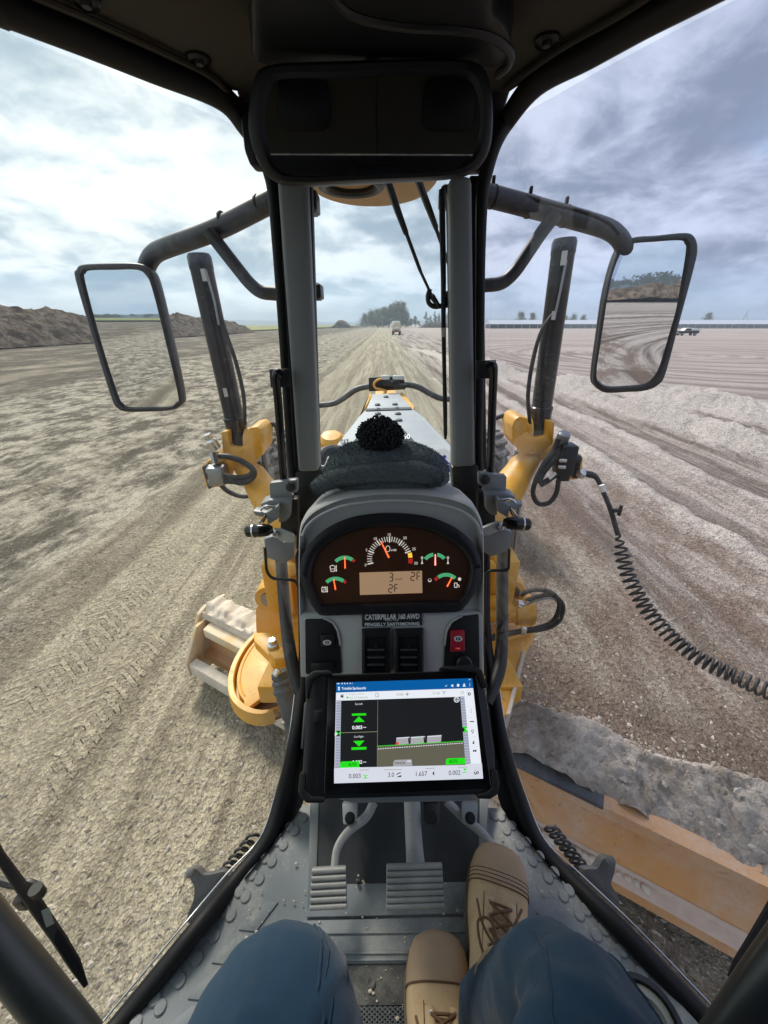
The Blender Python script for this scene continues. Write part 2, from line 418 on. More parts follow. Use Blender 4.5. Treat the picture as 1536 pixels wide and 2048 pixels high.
g = NT('bare_subgrade')
gs = g.n('ShaderNodeSeparateXYZ'); g.l(g.coord(), gs.inputs[0]); gx, gy, gz = gs.outputs
patch = g.noise(.55, 5, .6, g.coord((1, .35, 1)))
streak = g.noise(2.1, 5, .62, g.coord((1, .028, 1)))
streak2 = g.noise(7.5, 4, .6, g.coord((1, .03, 1), (4, 9, 0)))
speck = g.noise(19, 8, .72)
grit = g.noise(95, 5, .7)
vor = g.n('ShaderNodeTexVoronoi'); vor.inputs['Scale'].default_value = 34; g.l(g.coord((1, .8, 1)), vor.inputs['Vector'])
vor2 = g.n('ShaderNodeTexVoronoi'); vor2.inputs['Scale'].default_value = 88; g.l(g.coord((1, .85, 1), (3, 1, 0)), vor2.inputs['Vector'])
gd = g.n('ShaderNodeVectorMath', operation='DOT_PRODUCT'); g.l(g.coord(), gd.inputs[0]); gd.inputs[1].default_value = (.484, .875, 0)
bd = g.math('SUBTRACT', gd.outputs['Value'], 1.518)                 # distance ahead of the mouldboard
wobn = g.math('MULTIPLY', g.math('SUBTRACT', g.noise(.5, 4, .6, g.coord((1, .5, 1), (5, 5, 0))), .5), 2.2)
gxw = g.math('ADD', gx, wobn)
def rings(cx, cy, k, det=5):
    dx2, dy2 = g.math('SUBTRACT', gx, cx), g.math('SUBTRACT', gy, cy)
    r = g.math('SQRT', g.math('ADD', g.math('MULTIPLY', dx2, dx2), g.math('MULTIPLY', dy2, dy2)))
    c = g.n('ShaderNodeCombineXYZ'); g.l(g.math('MULTIPLY', r, k), c.inputs[0]); g.l(g.math('MULTIPLY', g.math('ARCTAN2', dy2, dx2), .8), c.inputs[1]); return g.noise(1., det, .62, c.outputs[0])
leftrough = g.map(gxw, -3.5, -4.5)
rightside = g.map(gx, 1.6, 3.6)
pad = g.math('MULTIPLY', g.map(gx, 10.5, 14), g.map(gy, 6, 12)); rear = g.map(gy, -1, -4)
farleft = g.map(g.math('ADD', gx, g.math('MULTIPLY', g.math('SUBTRACT', patch, .5), 14)), -13, -19)
base = g.mix(g.map(streak, .32, .66), (.28, .25, .195), (.50, .455, .365))
base = g.mix(g.math('MULTIPLY', g.map(streak2, .46, .60), .6), base, (.24, .21, .165))
rn = g.noise(1.25, 8, .70, g.coord((1, .6, 1), (7, 0, 0))); rn2 = g.noise(4.2, 6, .7, g.coord((1, .55, 1), (1, 6, 0)))
rough_c = g.mix(g.map(g.math('ADD', g.math('MULTIPLY', rn, .6), g.math('MULTIPLY', rn2, .4)), .43, .58), (.13, .116, .094), (.50, .465, .395))
base = g.mix(leftrough, base, rough_c)
edge = g.math('MULTIPLY', g.map(gxw, -3.95, -3.6), g.map(gxw, -3.15, -3.45)); base = g.mix(g.math('MULTIPLY', edge, .55), base, (.17, .148, .118))
lane2 = g.math('MULTIPLY', g.map(gx, -3.35, -3.15), g.map(gx, -2.3, -2.6)); base = g.mix(g.math('MULTIPLY', lane2, .45), base, (.52, .475, .38))
right_c = g.mix(g.map(g.math('ADD', g.math('MULTIPLY', streak, .58), g.math('ADD', g.math('MULTIPLY', streak2, .30), g.math('MULTIPLY', rn2, .12))), .41, .57), (.19, .160, .137), (.46, .41, .375))
base = g.mix(rightside, base, right_c)
ring = rings(31, 40, .9); base = g.mix(g.math('MULTIPLY', pad, .9), base, g.mix(g.map(ring, .38, .60), (.265, .225, .20), (.50, .445, .405)))
ring2 = rings(36, -16, .85); base = g.mix(g.math('MULTIPLY', g.math('MULTIPLY', rear, g.map(gx, .5, 3)), .9), base, g.mix(g.map(ring2, .43, .56), (.12, .10, .085), (.50, .455, .41)))
base = g.mix(g.math('MULTIPLY', farleft, .85), base, g.mix(g.map(g.noise(.30, 7, .68, g.coord((1, .5, 1), (3, 8, 0))), .46, .66), (.088, .075, .06), (.34, .30, .24)))
# freshly cut, redder and darker earth ahead of the mouldboard and in the furrows beside it
red = g.math('MULTIPLY', g.map(g.noise(1.4, 6, .68, g.coord((1, .3, 1), (2, 5, 0))), .40, .58), g.math('MULTIPLY', g.map(gx, .9, 1.7), g.map(gxw, 5.6, 4.0)))
red = g.math('MULTIPLY', red, g.map(gy, 14, 4))
base = g.mix(g.math('MULTIPLY', red, .85), base, g.mix(speck, (.12, .082, .062), (.27, .20, .16)))
fresh = g.math('MULTIPLY', g.math('MULTIPLY', g.map(bd, .5, .8), g.map(g.math('ADD', bd, wobn), 2.0, 1.3)), g.map(gx, .2, .8))
base = g.mix(g.math('MULTIPLY', fresh, .85), base, g.mix(speck, (.095, .07, .055), (.25, .195, .16)))
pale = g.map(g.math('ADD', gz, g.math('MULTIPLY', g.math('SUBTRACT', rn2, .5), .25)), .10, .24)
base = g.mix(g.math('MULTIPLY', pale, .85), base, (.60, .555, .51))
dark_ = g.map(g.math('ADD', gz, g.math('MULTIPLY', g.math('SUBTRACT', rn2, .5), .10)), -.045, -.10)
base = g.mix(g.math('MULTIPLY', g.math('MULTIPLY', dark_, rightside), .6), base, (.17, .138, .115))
cellc = g.n('ShaderNodeSeparateColor'); g.l(vor.outputs['Color'], cellc.inputs[0])
cell2 = g.n('ShaderNodeSeparateColor'); g.l(vor2.outputs['Color'], cell2.inputs[0])
v = g.math('ADD', g.math('ADD', g.math('MULTIPLY', cellc.outputs[0], .28), g.math('MULTIPLY', cell2.outputs[1], .26)), g.math('MULTIPLY', g.math('ADD', speck, grit), .55))
base = g.mix(1., base, g.mix(g.map(v, .25, 1.3, smooth=False), (.18, .17, .16), (1.78, 1.78, 1.78)), 'MULTIPLY')
# chevron tyre prints, pressed in and paler
def tread(x0, w, pitch):
    d = g.math('ABSOLUTE', g.math('SUBTRACT', gx, x0))
    ph = g.math('SINE', g.math('MULTIPLY', g.math('ADD', gy, g.math('MULTIPLY', d, .75)), 2 * math.pi / pitch))
    return g.map(ph, -.1, .5), g.map(d, w, w * .86)
marks = []
for x0, w in ((-2.93, .30), (-2.30, .22), (-6.3, .24)):
    c, k = tread(x0, w, .12); k = g.math('MULTIPLY', k, g.map(g.noise(1.2, 3, .5, g.coord((1, 1, 1), (x0, 3, 0))), .38, .58)); marks.append((c, k))
hgt = None
for c, k in marks:
    base = g.mix(g.math('MULTIPLY', k, .4), base, g.mix(c, (.27, .24, .185), (.54, .485, .38)))
    t_ = g.math('MULTIPLY', c, k); hgt = t_ if hgt is None else g.math('ADD', hgt, t_)
fieldm = g.math('MULTIPLY', g.map(gx, -70, -74), g.map(gy, 150, 160))
nm = g.bump(hgt, 1., .032)
nm = g.bump(vor.outputs['Distance'], .9, .030, nm)
nm = g.bump(g.math('ADD', speck, g.math('MULTIPLY', vor2.outputs['Distance'], .4)), .85, .035, nm)
nm = g.bump(grit, .6, .008, nm)
base = g.mix(1., base, g.mix(g.map(gx, -1.5, 3.), (.98, .95, .885), (.965, .945, .925)), 'MULTIPLY')
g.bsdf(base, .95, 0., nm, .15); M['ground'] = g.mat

xs = spaced(-7, 12.5, .055, (-1500, 1500), 1.10); ys = spaced(.3, 17, .06, (-900, 2600), 1.075)
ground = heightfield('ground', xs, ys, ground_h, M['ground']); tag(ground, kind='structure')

# loose stones lying on the graded surface
def stones(name, n, area, size, mat, hfun, seed, bias=1.):
    rng = np.random.default_rng(seed)
    base = np.array([(1, 0, 0), (-1, 0, 0), (0, 1, 0), (0, -1, 0), (0, 0, 1), (0, 0, -1)], float)
    tri = np.array([(0, 2, 4), (2, 1, 4), (1, 3, 4), (3, 0, 4), (2, 0, 5), (1, 2, 5), (3, 1, 5), (0, 3, 5)])
    x, y = area(rng, n); r = size[0] + (size[1] - size[0]) * rng.random(n) ** 5
    a = rng.random(n) * 6.283; sc = .55 + .9 * rng.random((n, 6, 1))
    p = base[None] * sc * r[:, None, None] * np.array([1.2, .9, .62])
    ca, sa = np.cos(a)[:, None], np.sin(a)[:, None]
    q = np.stack([p[..., 0] * ca - p[..., 1] * sa + x[:, None], p[..., 0] * sa + p[..., 1] * ca + y[:, None], p[..., 2] + (hfun(x, y) + r * .15)[:, None]], -1).reshape(-1, 3)
    f = (tri[None] + (np.arange(n) * 6)[:, None, None]).reshape(-1, 3)
    me = bpy.data.meshes.new(name); me.from_pydata(q.tolist(), [], f.tolist()); me.materials.append(mat)
    o = bpy.data.objects.new(name, me); COL.objects.link(o); return tag(o, kind='stuff')
st = NT('loose_stone'); gi = st.n('ShaderNodeNewGeometry')
st.bsdf(st.mix(gi.outputs['Random Per Island'], (.17, .145, .11), (.48, .435, .375)), .9); M['stone'] = st.mat
def near_area(rng, n):
    y = .4 + 11 * rng.random(n) ** 1.7; x = (rng.random(n) - .5) * 2 * (1.6 + 1.15 * y); return x, y
stones('gravel', 34000, near_area, (.003, .017), M['stone'], ground_h, 4)

# the windrow rolling along in front of the mouldboard
BA, BB = V((-1.60, 2.62)), V((1.66, .823)); bdir = (BB - BA).normalized(); BA = BA + bdir * .17; bnrm = V((-bdir.y, bdir.x))
if bnrm.y < 0: bnrm = -bnrm
def windrow_xy(s, d): p = BA + bdir * s + bnrm * d; return p.x, p.y
ss = np.linspace(2.0, 6.2, 260); ds = np.linspace(-.02, 1.05, 90); SS, DD = np.meshgrid(ss, ds)
WX = BA.x + bdir.x * SS + bnrm.x * DD; WY = BA.y + bdir.y * SS + bnrm.y * DD
crest = .30 + .14 * (fbm(SS * 1.3, DD * 0, 3, 55) - .5)
prof = np.where(DD < crest, .66 + .12 * np.clip(DD / crest, 0, 1) ** .7, .78 * np.clip(1 - (DD - crest) / .66, 0, 1) ** 1.2)
prof = prof * np.clip((SS - 2.0) / .5, 0, 1) ** .5
prof += ((fbm(WX * 5, WY * 5, 5, 61, .6) - .5) * .17 + (fbm(WX * 26, WY * 26, 3, 63, .6) - .5) * .045) * np.clip(prof * 3, 0, 1) - .04
nx, ny = len(ss), len(ds); co = np.stack([WX, WY, prof], -1).reshape(-1, 3); i_ = np.arange(nx * ny).reshape(ny, nx)
wb = MB(); wb.v = [tuple(c) for c in co]; wb.f = np.stack([i_[:-1, :-1], i_[:-1, 1:], i_[1:, 1:], i_[1:, :-1]], -1).reshape(-1, 4).tolist(); wb.mi = [0] * len(wb.f)
w_ = NT('windrow_soil'); n_ = w_.noise(3.2, 7, .68); n2_ = w_.noise(46, 6, .7)
v_ = w_.n('ShaderNodeTexVoronoi'); v_.inputs['Scale'].default_value = 36; w_.l(w_.coord(), v_.inputs['Vector']); vs_ = w_.n('ShaderNodeSeparateColor'); w_.l(v_.outputs['Color'], vs_.inputs[0])
v2_ = w_.n('ShaderNodeTexVoronoi'); v2_.inputs['Scale'].default_value = 11; w_.l(w_.coord(), v2_.inputs['Vector'])
c_ = w_.mix(w_.map(n_, .42, .58), (.42, .365, .315), (.64, .575, .51)); c_ = w_.mix(1., c_, w_.mix(w_.math('ADD', w_.math('MULTIPLY', vs_.outputs[0], .28), w_.math('MULTIPLY', n2_, .85)), (.45, .44, .43), (1.4, 1.4, 1.4)), 'MULTIPLY')
nb_ = w_.bump(v2_.outputs['Distance'], .7, .03); nb_ = w_.bump(v_.outputs['Distance'], .5, .012, nb_); w_.bsdf(c_, .96, 0., w_.bump(n2_, .95, .035, nb_), .1); M['windrow'] = w_.mat
tag(wb.build('windrow', M['windrow'], smooth=80, norm=False), kind='structure')
def wr_area(rng, n):
    s = 2.4 + 3.7 * rng.random(n); d = .02 + .9 * rng.random(n); return BA.x + bdir.x * s + bnrm.x * d, BA.y + bdir.y * s + bnrm.y * d
def wr_h(x, y):
    d = (x - BA.x) * bnrm.x + (y - BA.y) * bnrm.y; return np.where(d < .30, .64 + .12 * np.clip(d / .3, 0, 1), .80 * np.clip(1 - (d - .3) / .62, 0, 1) ** 1.25)
stones('loose_gravel', 1500, wr_area, (.005, .024), M['stone'], wr_h, 9)

# ------------------------------------------------------------------ spoil banks, field, hills, sheds, trees, trucks
bank = NT('spoil'); bn = bank.noise(.8, 7, .7); bn2 = bank.noise(5, 6, .7)
bank.bsdf(bank.mix(1., bank.mix(bank.map(bn, .4, .62), (.058, .043, .031), (.19, .15, .112)), bank.mix(bank.map(bn2, .3, .7), (.5, .5, .5), (1.4, 1.4, 1.4)), 'MULTIPLY'), .95, 0., bank.bump(bn2, .9, .25), .1); M['spoil'] = bank.mat
def mound(name, cx, cy, lx, ly, h, seed, res=.5, ang=0.):
    xs, ys = np.arange(-lx, lx, res), np.arange(-ly, ly, res)
    def fn(x, y):
        e = np.clip(1 - np.abs(x / lx) ** 1.7 - .0, 0, 1) * np.clip(1 - np.abs(y / ly) ** 5, 0, 1) ** .7
        return h * e * (.55 + .75 * fbm(x * .17 + 9, y * .10, 4, seed)) + (fbm(x * .55, y * .55, 4, seed + 5, .62) - .5) * 1.9 * np.clip(e * 3, 0, 1) - .25
    o = heightfield(name, xs, ys, fn, M['spoil']); o.location = (cx, cy, 0); o.rotation_euler.z = ang; return tag(o, kind='structure')
mound('soil_bank', -54, 95, 9, 62, 5.3, 71)
mound('soil_bank', -33, 330, 9, 8, 5.5, 73, .6)
mound('soil_bank', 75, -135, 85, 11, 7.5, 77, .9)
mound('soil_bank', 45, 350, 18, 7, 4.6, 75, .8)
leafm = NT('haze_lightened_leaf'); li = leafm.n('ShaderNodeNewGeometry')
leafm.bsdf(leafm.mix(li.outputs['Random Per Island'], (.11, .12, .075), (.26, .26, .175)), .8, spec=.2); M['leaf'] = leafm.mat  # leaf colours lightened to carry the distance haze on the crowns
leaf2 = NT('reflected_leaf'); li2 = leaf2.n('ShaderNodeNewGeometry')
leaf2.bsdf(leaf2.mix(li2.outputs['Random Per Island'], (.12, .15, .12), (.26, .30, .26)), .8, spec=.2); M['leaf2'] = leaf2.mat  # pale tone of a windscreen reflection put into the leaf colour
fld = mk('pasture', (.20, .215, .055), .95, var=.3, scale=.05)
fb = MB(); fb.face([V((-900, 170, .35)), V((-58, 170, .35)), V((-24, 420, .9)), V((-60, 900, .9)), V((-900, 900, .9))])
tag(fb.build('field', fld, smooth=0, norm=False), kind='structure')
fb = MB(); fb.face([V((-900, -700, .9)), V((900, -700, .9)), V((900, -330, .9)), V((-900, -160, .5))])
tag(fb.build('field', fld, smooth=0, norm=False), kind='structure')
hb = MB(); rngh = random.Random(5)
for sgn, y0, hh in ((1, 2300, 34), (-1, -430, 13)):
    N = 90; a_, b_ = [], []
    for i in range(N + 1):
        x = -2600 + 5200 * i / N if sgn > 0 else -420 + 900 * i / N
        h = hh * (.35 + .65 * (.5 + .5 * math.sin(i * .17 + 1) * math.cos(i * .071))) * (1 if sgn > 0 else max(.15, min(1, (x + 150) / 120) if x > -150 else .15))
        a_.append(V((x, y0, -1))); b_.append((V((x, y0 + sgn * hh * 4, h)), V((x, y0 + sgn * hh * 12, h * .9))))
    for i in range(N): hb.add([a_[i], a_[i + 1], b_[i + 1][0], b_[i][0], b_[i + 1][1], b_[i][1]], [[0, 1, 2, 3], [3, 2, 4, 5]])
wd = MB(); rw = random.Random(6)
for k in range(520):
    x = rw.uniform(-160, 620); hh = rw.uniform(3, 8) * (1 if x > 30 else .45); c0 = V((x, -450 - rw.random() * 50, rw.uniform(1, 13) * min(1, max(.05, (x - 10) / 90))))
    for j in range(60):
        p = c0 + V((rw.gauss(0, hh * .45), rw.gauss(0, 2), hh * rw.random())); q = rw.uniform(.5, 1.1); wd.face([p + V((-q, 0, -q * .5)), p + V((q * .3, 0, -q)), p + V((q, 0, q * .4)), p + V((-q * .4, 0, q))])
tag(wd.build('woodland', mk('scrub', (.05, .058, .04), .9, var=.4, scale=.3), smooth=0, norm=False), kind='stuff')
tag(hb.build('hills', mk('far_hills', (.060, .085, .095), .95, var=.25, scale=.03), smooth=60, norm=False), kind='structure')

M['bark'] = mk('bark', (.20, .17, .14), .9, var=.35, scale=2)
def tree(x, y, h, w, label, seed, mat='leaf', lean=0., dens=1., base=.35, group=None, name='eucalypt_tree', z=0., narrow=False):
    r = random.Random(seed); root = thing(name, (x, y, z), label, 'tree', group)
    tb, cb = MB(), MB(); o = V((x, y, z)); top = o + V((lean * h, 0, h * .86))
    pts = [o + (top - o) * t + V((r.uniform(-.2, .2), r.uniform(-.2, .2), 0)) * (h * .05 * t) for t in (0, .3, .6, 1)]
    tb.tube(spline(pts, 3), [h * .024, h * .018, h * .012, h * .004], 7)
    clumps = []
    for i in range(int(11 if not narrow else 9)):
        t = base + (1 - base) * (i + r.random()) / 11; p0 = o + (top - o) * t * .95
        a = r.random() * 6.283; reach = w * (.25 + .75 * math.sin(min(1, (t - base) / (1 - base) * 1.15 + .18) * math.pi)) * r.uniform(.55, 1.05)
        p1 = p0 + V((math.cos(a) * reach + lean * h * .12, math.sin(a) * reach, h * r.uniform(.02, .12)))
        tb.tube([p0, p0.lerp(p1, .5) + V((0, 0, h * .02)), p1], [h * .008, h * .005, h * .002], 5); clumps.append((p1, w * r.uniform(.42, .70))); clumps.append((p0.lerp(p1, .55), w * r.uniform(.36, .6)))
    clumps.append((top, w * .35))
    for c, cr in clumps:
        for k in range(int(60 * dens)):
            d = V((r.gauss(0, 1), r.gauss(0, 1), r.gauss(0, .75))); d = d.normalized() * cr * r.random() ** .45
            p = c + d; s = h * r.uniform(.016, .042); u = V((r.gauss(0, 1), r.gauss(0, 1), r.gauss(0, 1))).normalized(); v_ = u.orthogonal().normalized()
            cb.face([p - u * s, p + v_ * s * .55, p + u * s, p - v_ * s * .55])
    tb.build('trunk', M['bark'], root, 60); cb.build('crown', M[mat], root, 0, norm=False); return root
GT = 'windswept gum trees at the end of the haul road'
for k, (px, top, w, ln, lab) in enumerate((
        (731, 633, 3.8, -.04, 'lowest rounded gum tree at the outer end of the clump beside the small spoil heap'),
        (742, 628, 4.2, .05, 'second gum tree in from the low end of the clump, broad crown'),
        (754, 626, 4.4, .07, 'gum tree with a tuft standing out above the low half of the clump'),
        (766, 621, 4.6, .07, 'mid height gum tree in the middle of the clump with bare pale trunk'),
        (778, 617, 4.6, .09, 'tall dense gum tree just short of the tallest one'),
        (790, 613, 5.0, .10, 'tallest gum tree of the clump, right above the water truck'),
        (802, 612, 4.0, .08, 'tall open gum tree with sky showing through its top'),
        (811, 630, 3.0, .04, 'short gum tree closing the tall end of the clump'))):
    Yd = 372 + (k % 3) * 7; b = Y(px, 656, Yd); h_ = (656 - top) / FPX / 1.235 * Yd * 1.23
    tree(b.x, Yd, h_ * .98, w * 1.6, lab, 40 + k, lean=ln, base=.10, group=GT, dens=1.7)
for k, (px, top, w, lab) in enumerate(((822, 642, 2.6, 'small dark gum beside the clump'), (830, 638, 3.0, 'thin spreading sapling with bare stems past the tall clump'), (838, 646, 2.0, 'low bush shaped gum before the pale reflected row'))):
    b = Y(px, 657, 380); tree(b.x, 380, (657 - top) / FPX * 380 / 1.235 * 1.25, w, lab, 70 + k, group=GT, dens=.8, base=.3)
for k in range(7):  # ghostly windscreen reflection modelled as a row of far-off pale trees
    px = 851 + k * 8.5; b = Y(px, 658, 470); hh = (658 - (630 + (5 if k % 3 == 1 else 0) + (k % 2) * 3)) / FPX / 1.235 * 470 * 1.2
    lab = ['first pale reflected tree at the open end of the row', 'short pale reflected tree second in the row', 'slim pale reflected tree third in the row beside a gap', 'wide pale reflected tree in the middle of the row', 'short pale reflected tree next behind the wiper loop', 'pale reflected tree half hidden by the wiper blade', 'last pale reflected tree of the row against the grey post'][k]
    tree(b.x, 470, hh, 2.6, lab, 90 + k, 'leaf2', base=.1, dens=.7, name='reflected_tree', group='pale reflected trees in a row', narrow=True)
for k, (px, top, w, lab) in enumerate(((1040, 627, 4.6, 'wide round tree behind the dark shed'), (1063, 628, 3.8, 'smaller round tree beside the wide one behind the shed'), (1128, 632, 3.0, 'low flat tree behind the shed beside the lift cylinder'),
        (1145, 631, 4.2, 'low wide tree behind the shed roof, widest of the flat ones'), (1164, 632, 3.4, 'low flat tree behind the shed next to the wing mirror'), (1413, 628, 4.4, 'lone round tree above the shed beyond the pickup'))):
    b = Y(px, 650, 340); tree(b.x, 340, (650 - top) / FPX / 1.235 * 340 * 1.25 + 1.5, w, lab, 120 + k, group='trees behind the sheds', dens=1.2, base=.25, name='round_tree')

# long livestock sheds
M['shedroof'] = mk('shed_roof', (.52, .56, .60), .5, var=.08, scale=.5); M['shedwall'] = mk('shed_curtain', (.20, .235, .215), .8, var=.15, scale=.4)
M['shedpost'] = mk('shed_post', (.45, .46, .46), .7); M['sheddark'] = mk('shed_dark', (.045, .048, .05), .9)
def shed(x0, x1, y, label, wallmat, seed):
    root = thing('livestock_shed', ((x0 + x1) / 2, y, 0), label, 'shed', 'long sheds across the pad'); L = x1 - x0; cx = (x0 + x1) / 2
    b = MB(); b.box(V((cx, y + 7, 1.35)), L - .6, 13, 2.7); b.build('wall', M[wallmat], root, 0)
    b = MB(); b.prism([V((x0, y - .8, 2.75)), V((x0, y + 7, 5.3)), V((x0, y + 14.8, 2.75)), V((x0, y + 14.8, 2.55)), V((x0, y - .8, 2.55))], V((L, 0, 0))); b.build('roof', M['shedroof'], root, 0)
    n = int(L / 5)
    for i in range(n + 1):
        b = MB(); b.box(V((x0 + .3 + (L - .6) * i / n, y + .36, 1.3)), .35, .25, 2.6); b.build('post', M['shedpost'], root, 0)
    return root
shed(72, 116, 291, 'far open sided shed with dark walls and pale iron roof beyond the grey post', 'sheddark', 1)
shed(118, 330, 293, 'very long shed with pale green curtain walls and white roof running behind the pickup', 'shedwall', 2)
mp = thing('radio_mast', (270, 330, 0), 'thin lattice mast standing alone above the end of the long shed', 'mast'); b = MB()
b.tube([V((274, 330, 0)), V((277, 330, 12))], .18, 6); b.tube([V((281, 330, 0)), V((277.3, 330, 9))], .12, 6); b.build('pole', M['steel'], mp)

# vehicles
M['carwhite'] = mk('vehicle_white', (.70, .70, .66), .35, dust=.35, dscale=1.5, var=.05); M['carglass'] = mk('vehicle_glass', (.02, .025, .03), .08)
M['carred'] = mk('vehicle_red', (.36, .12, .08), .5, dust=.6, dscale=2); M['cartan'] = mk('vehicle_tan', (.62, .55, .42), .5, dust=.4, dscale=2)
def vwheel(root, c, r, w):
    b = MB(); b.lathe(c - V((w / 2, 0, 0)), (1, 0, 0), [(r * .55, 0), (r * .95, 0), (r, w * .2), (r, w * .8), (r * .95, w), (r * .55, w)], 18); t = b.build('wheel', M['tyre'], root)
    b = MB(); b.lathe(c - V((w * .55, 0, 0)), (1, 0, 0), [(.05, 0), (r * .55, .02), (r * .55, w * 1.08), (.05, w * 1.1)], 14); b.build('rim', M['steel'], t)
tk = Y(793, 671, 118); X0 = tk.x; tr = thing('water_truck', (X0, 118, 0), 'cream water truck with red rear bumper driving away along the haul road', 'truck')
b = MB(); b.loft([[V((X0 + 1.22 * math.copysign(abs(math.cos(a)) ** .6, math.cos(a)), yy, 2.1 + .85 * math.copysign(abs(math.sin(a)) ** .6, math.sin(a)))) for a in [2 * math.pi * k / 20 for k in range(20)]] for yy in (118, 118.3, 122.6, 122.9)]); b.build('tank', M['cartan'], tr)
b = MB(); b.box(V((X0, 124.3, 2.0)), 2.4, 2.2, 2.4, bev=.15); b.box(V((X0, 124.3, 3.35)), 2.3, 1.9, .35, bev=.1); b.build('cab', M['carwhite'], tr)
b = MB(); b.box(V((X0, 118.0, 3.15)), 1.7, .6, .3, bev=.08); b.build('hatch_walkway', M['carwhite'], tr)
b = MB(); b.box(V((X0, 121.5, .95)), 1.0, 8.0, .3); b.build('chassis', M['black'], tr)
b = MB(); b.box(V((X0, 117.8, .95)), 2.45, .3, .42, bev=.04); b.build('bumper', M['carred'], tr)
b = MB(); b.box(V((X0, 117.85, 1.75)), 1.6, .2, .5, bev=.05); b.build('spray_panel', M['carwhite'], tr)
for s_ in (-1, 1):
    b = MB(); b.box(V((X0 + s_ * .95, 117.62, .98)), .35, .06, .18); b.build('tail_light', emit('tail_lamp', (.5, .03, .02), .25) if s_ < 0 else bpy.data.materials['tail_lamp'], tr)
    b = MB(); b.box(V((X0 + s_ * .85, 117.9, .55)), .6, .03, .5); b.build('mud_flap', M['rubber'], tr)
    for yy in (118.8, 120.1, 124.2): vwheel(tr, V((X0 + s_ * 1.0, yy, .52)), .52, .42)
pk = Y(1372, 671, 112); px0, py0 = pk.x, 112; pu = thing('pickup_truck', (px0, py0, 0), 'parked utility pickup with white upper body in front of the long shed', 'pickup')
b = MB(); b.prism([V((px0 - 2.6, py0 - .9, z_)) if 0 else V((px0 + x_, py0 - .9, z_)) for x_, z_ in ((-2.6, .55), (-2.6, 1.05), (-1.6, 1.15), (2.6, 1.18), (2.6, .55))], V((0, 1.8, 0)), .06); b.build('body', M['black'], pu)
b = MB(); b.prism([V((px0 + x_, py0 - .82, z_)) for x_, z_ in ((-1.6, 1.14), (-.9, 1.82), (.55, 1.85), (.75, 1.14))], V((0, 1.64, 0)), .08); b.build('cab', M['carwhite'], pu)
b = MB(); b.prism([V((px0 + x_, py0 - .86, z_)) for x_, z_ in ((.8, 1.2), (.8, 1.72), (2.55, 1.72), (2.6, 1.2))], V((0, 1.72, 0)), .05); b.build('canopy', M['carwhite'], pu)
b = MB(); b.prism([V((px0 + x_, py0 - .835, z_)) for x_, z_ in ((-1.35, 1.22), (-.85, 1.68), (.3, 1.70), (.45, 1.22))], V((0, .01, 0))); b.build('window', M['carglass'], pu, 0)
b = MB(); b.box(V((px0 - 2.66, py0, .62)), .16, 1.8, .26, bev=.04); b.build('bumper', M['steel'], pu)
b = MB(); b.box(V((px0 + 2.68, py0, 1.4)), .7, 1.5, .08, bev=.02); b.build('ladder_rack', M['steel'], pu)
for xx in (-1.7, 1.65):
    for yy in (-.80, .80):
        b = MB(); c = V((px0 + xx, py0 + yy - .12, .4)); b.lathe(c, (0, 1, 0), [(.2, 0), (.38, 0), (.4, .05), (.4, .2), (.38, .24), (.2, .24)], 18); t = b.build('wheel', M['rubber'], pu)
        b = MB(); b.lathe(c - V((0, .01, 0)), (0, 1, 0), [(.03, 0), (.22, .01), (.22, .25), (.03, .26)], 14); b.build('rim', M['steel'], t)

# air between the eye and the far side of the site
hz_ = NT('site_air'); pv = hz_.n('ShaderNodeVolumePrincipled'); pv.inputs['Color'].default_value = (.72, .84, .95, 1); pv.inputs['Density'].default_value = .00065; pv.inputs['Anisotropy'].default_value = .2
hz_.l(pv.outputs[0], hz_.out.inputs['Volume']); hz_.mat.cycles.homogeneous_volume = True
b = MB(); b.box(V((0, 900, 22)), 5600, 3800, 52); tag(b.build('haze', hz_.mat, smooth=0), kind='stuff')
S.cycles.volume_bounces = 0
# ------------------------------------------------------------------ the grader: one machine, everything fixed to it a part
G = thing('motor_grader', (0, 0, 0), 'yellow motor grader seen from its own seat, with cab, gooseneck, circle and mouldboard', 'grader')
GZ = CAMZ
def up(p, d): return V((p.x, p.y, p.z + d))
def part(name, mb, mat, parent=None, smooth=35): return mb.build(name, mat, parent or G, smooth)

# mouldboard: curved blade extruded along its slant, top rail and lower lip behind it
b3 = V((bdir.x, bdir.y, -.006)); back = V((-bnrm.x, -bnrm.y, 0))
def bp(s, d, h):
    h = h + .085 - .20 * h
    return V((BA.x, BA.y, 0)) + b3 * s + back * d + V((0, 0, h))
LEN = 4.55
outer = [(-.03, .66), (-.015, .68), (.066, .675), (.070, .59), (.028, .57), (.034, .50), (.052, .42), (.072, .34), (.090, .27), (.100, .215), (.150, .20), (.155, .195), (.158, .115), (.152, .105), (.11, .03), (.10, .0)]
inner = [(.08, .0), (.075, .06), (.08, .16), (.065, .28), (.04, .38), (.01, .48), (-.02, .60)]
prof = outer + inner
b = MB(); b.loft([[bp(s, d, h) for d, h in prof] for s in np.linspace(0, LEN, 40)]); blade = part('mouldboard', b, M['yellow_dusty'], smooth=22)
b = MB(); b.loft([[bp(s, d, h) for d, h in ((.094, .262), (.101, .222), (.112, .2185), (.150, .2035), (.156, .198))] for s in np.linspace(1.6, LEN, 30)], closed=False, cap=False); part('dust_on_ledge', b, M['ledge_dust'], blade)
b = MB(); b.prism([bp(-.03, d, h) for d, h in ((-.16, .70), (.04, .72), (.11, .68), (.21, .40), (.26, .16), (.20, -.02), (.02, .0), (.0, .2), (-.06, .45))], b3 * .035, .006); part('end_bit', b, M['dusty_yellow'], blade)
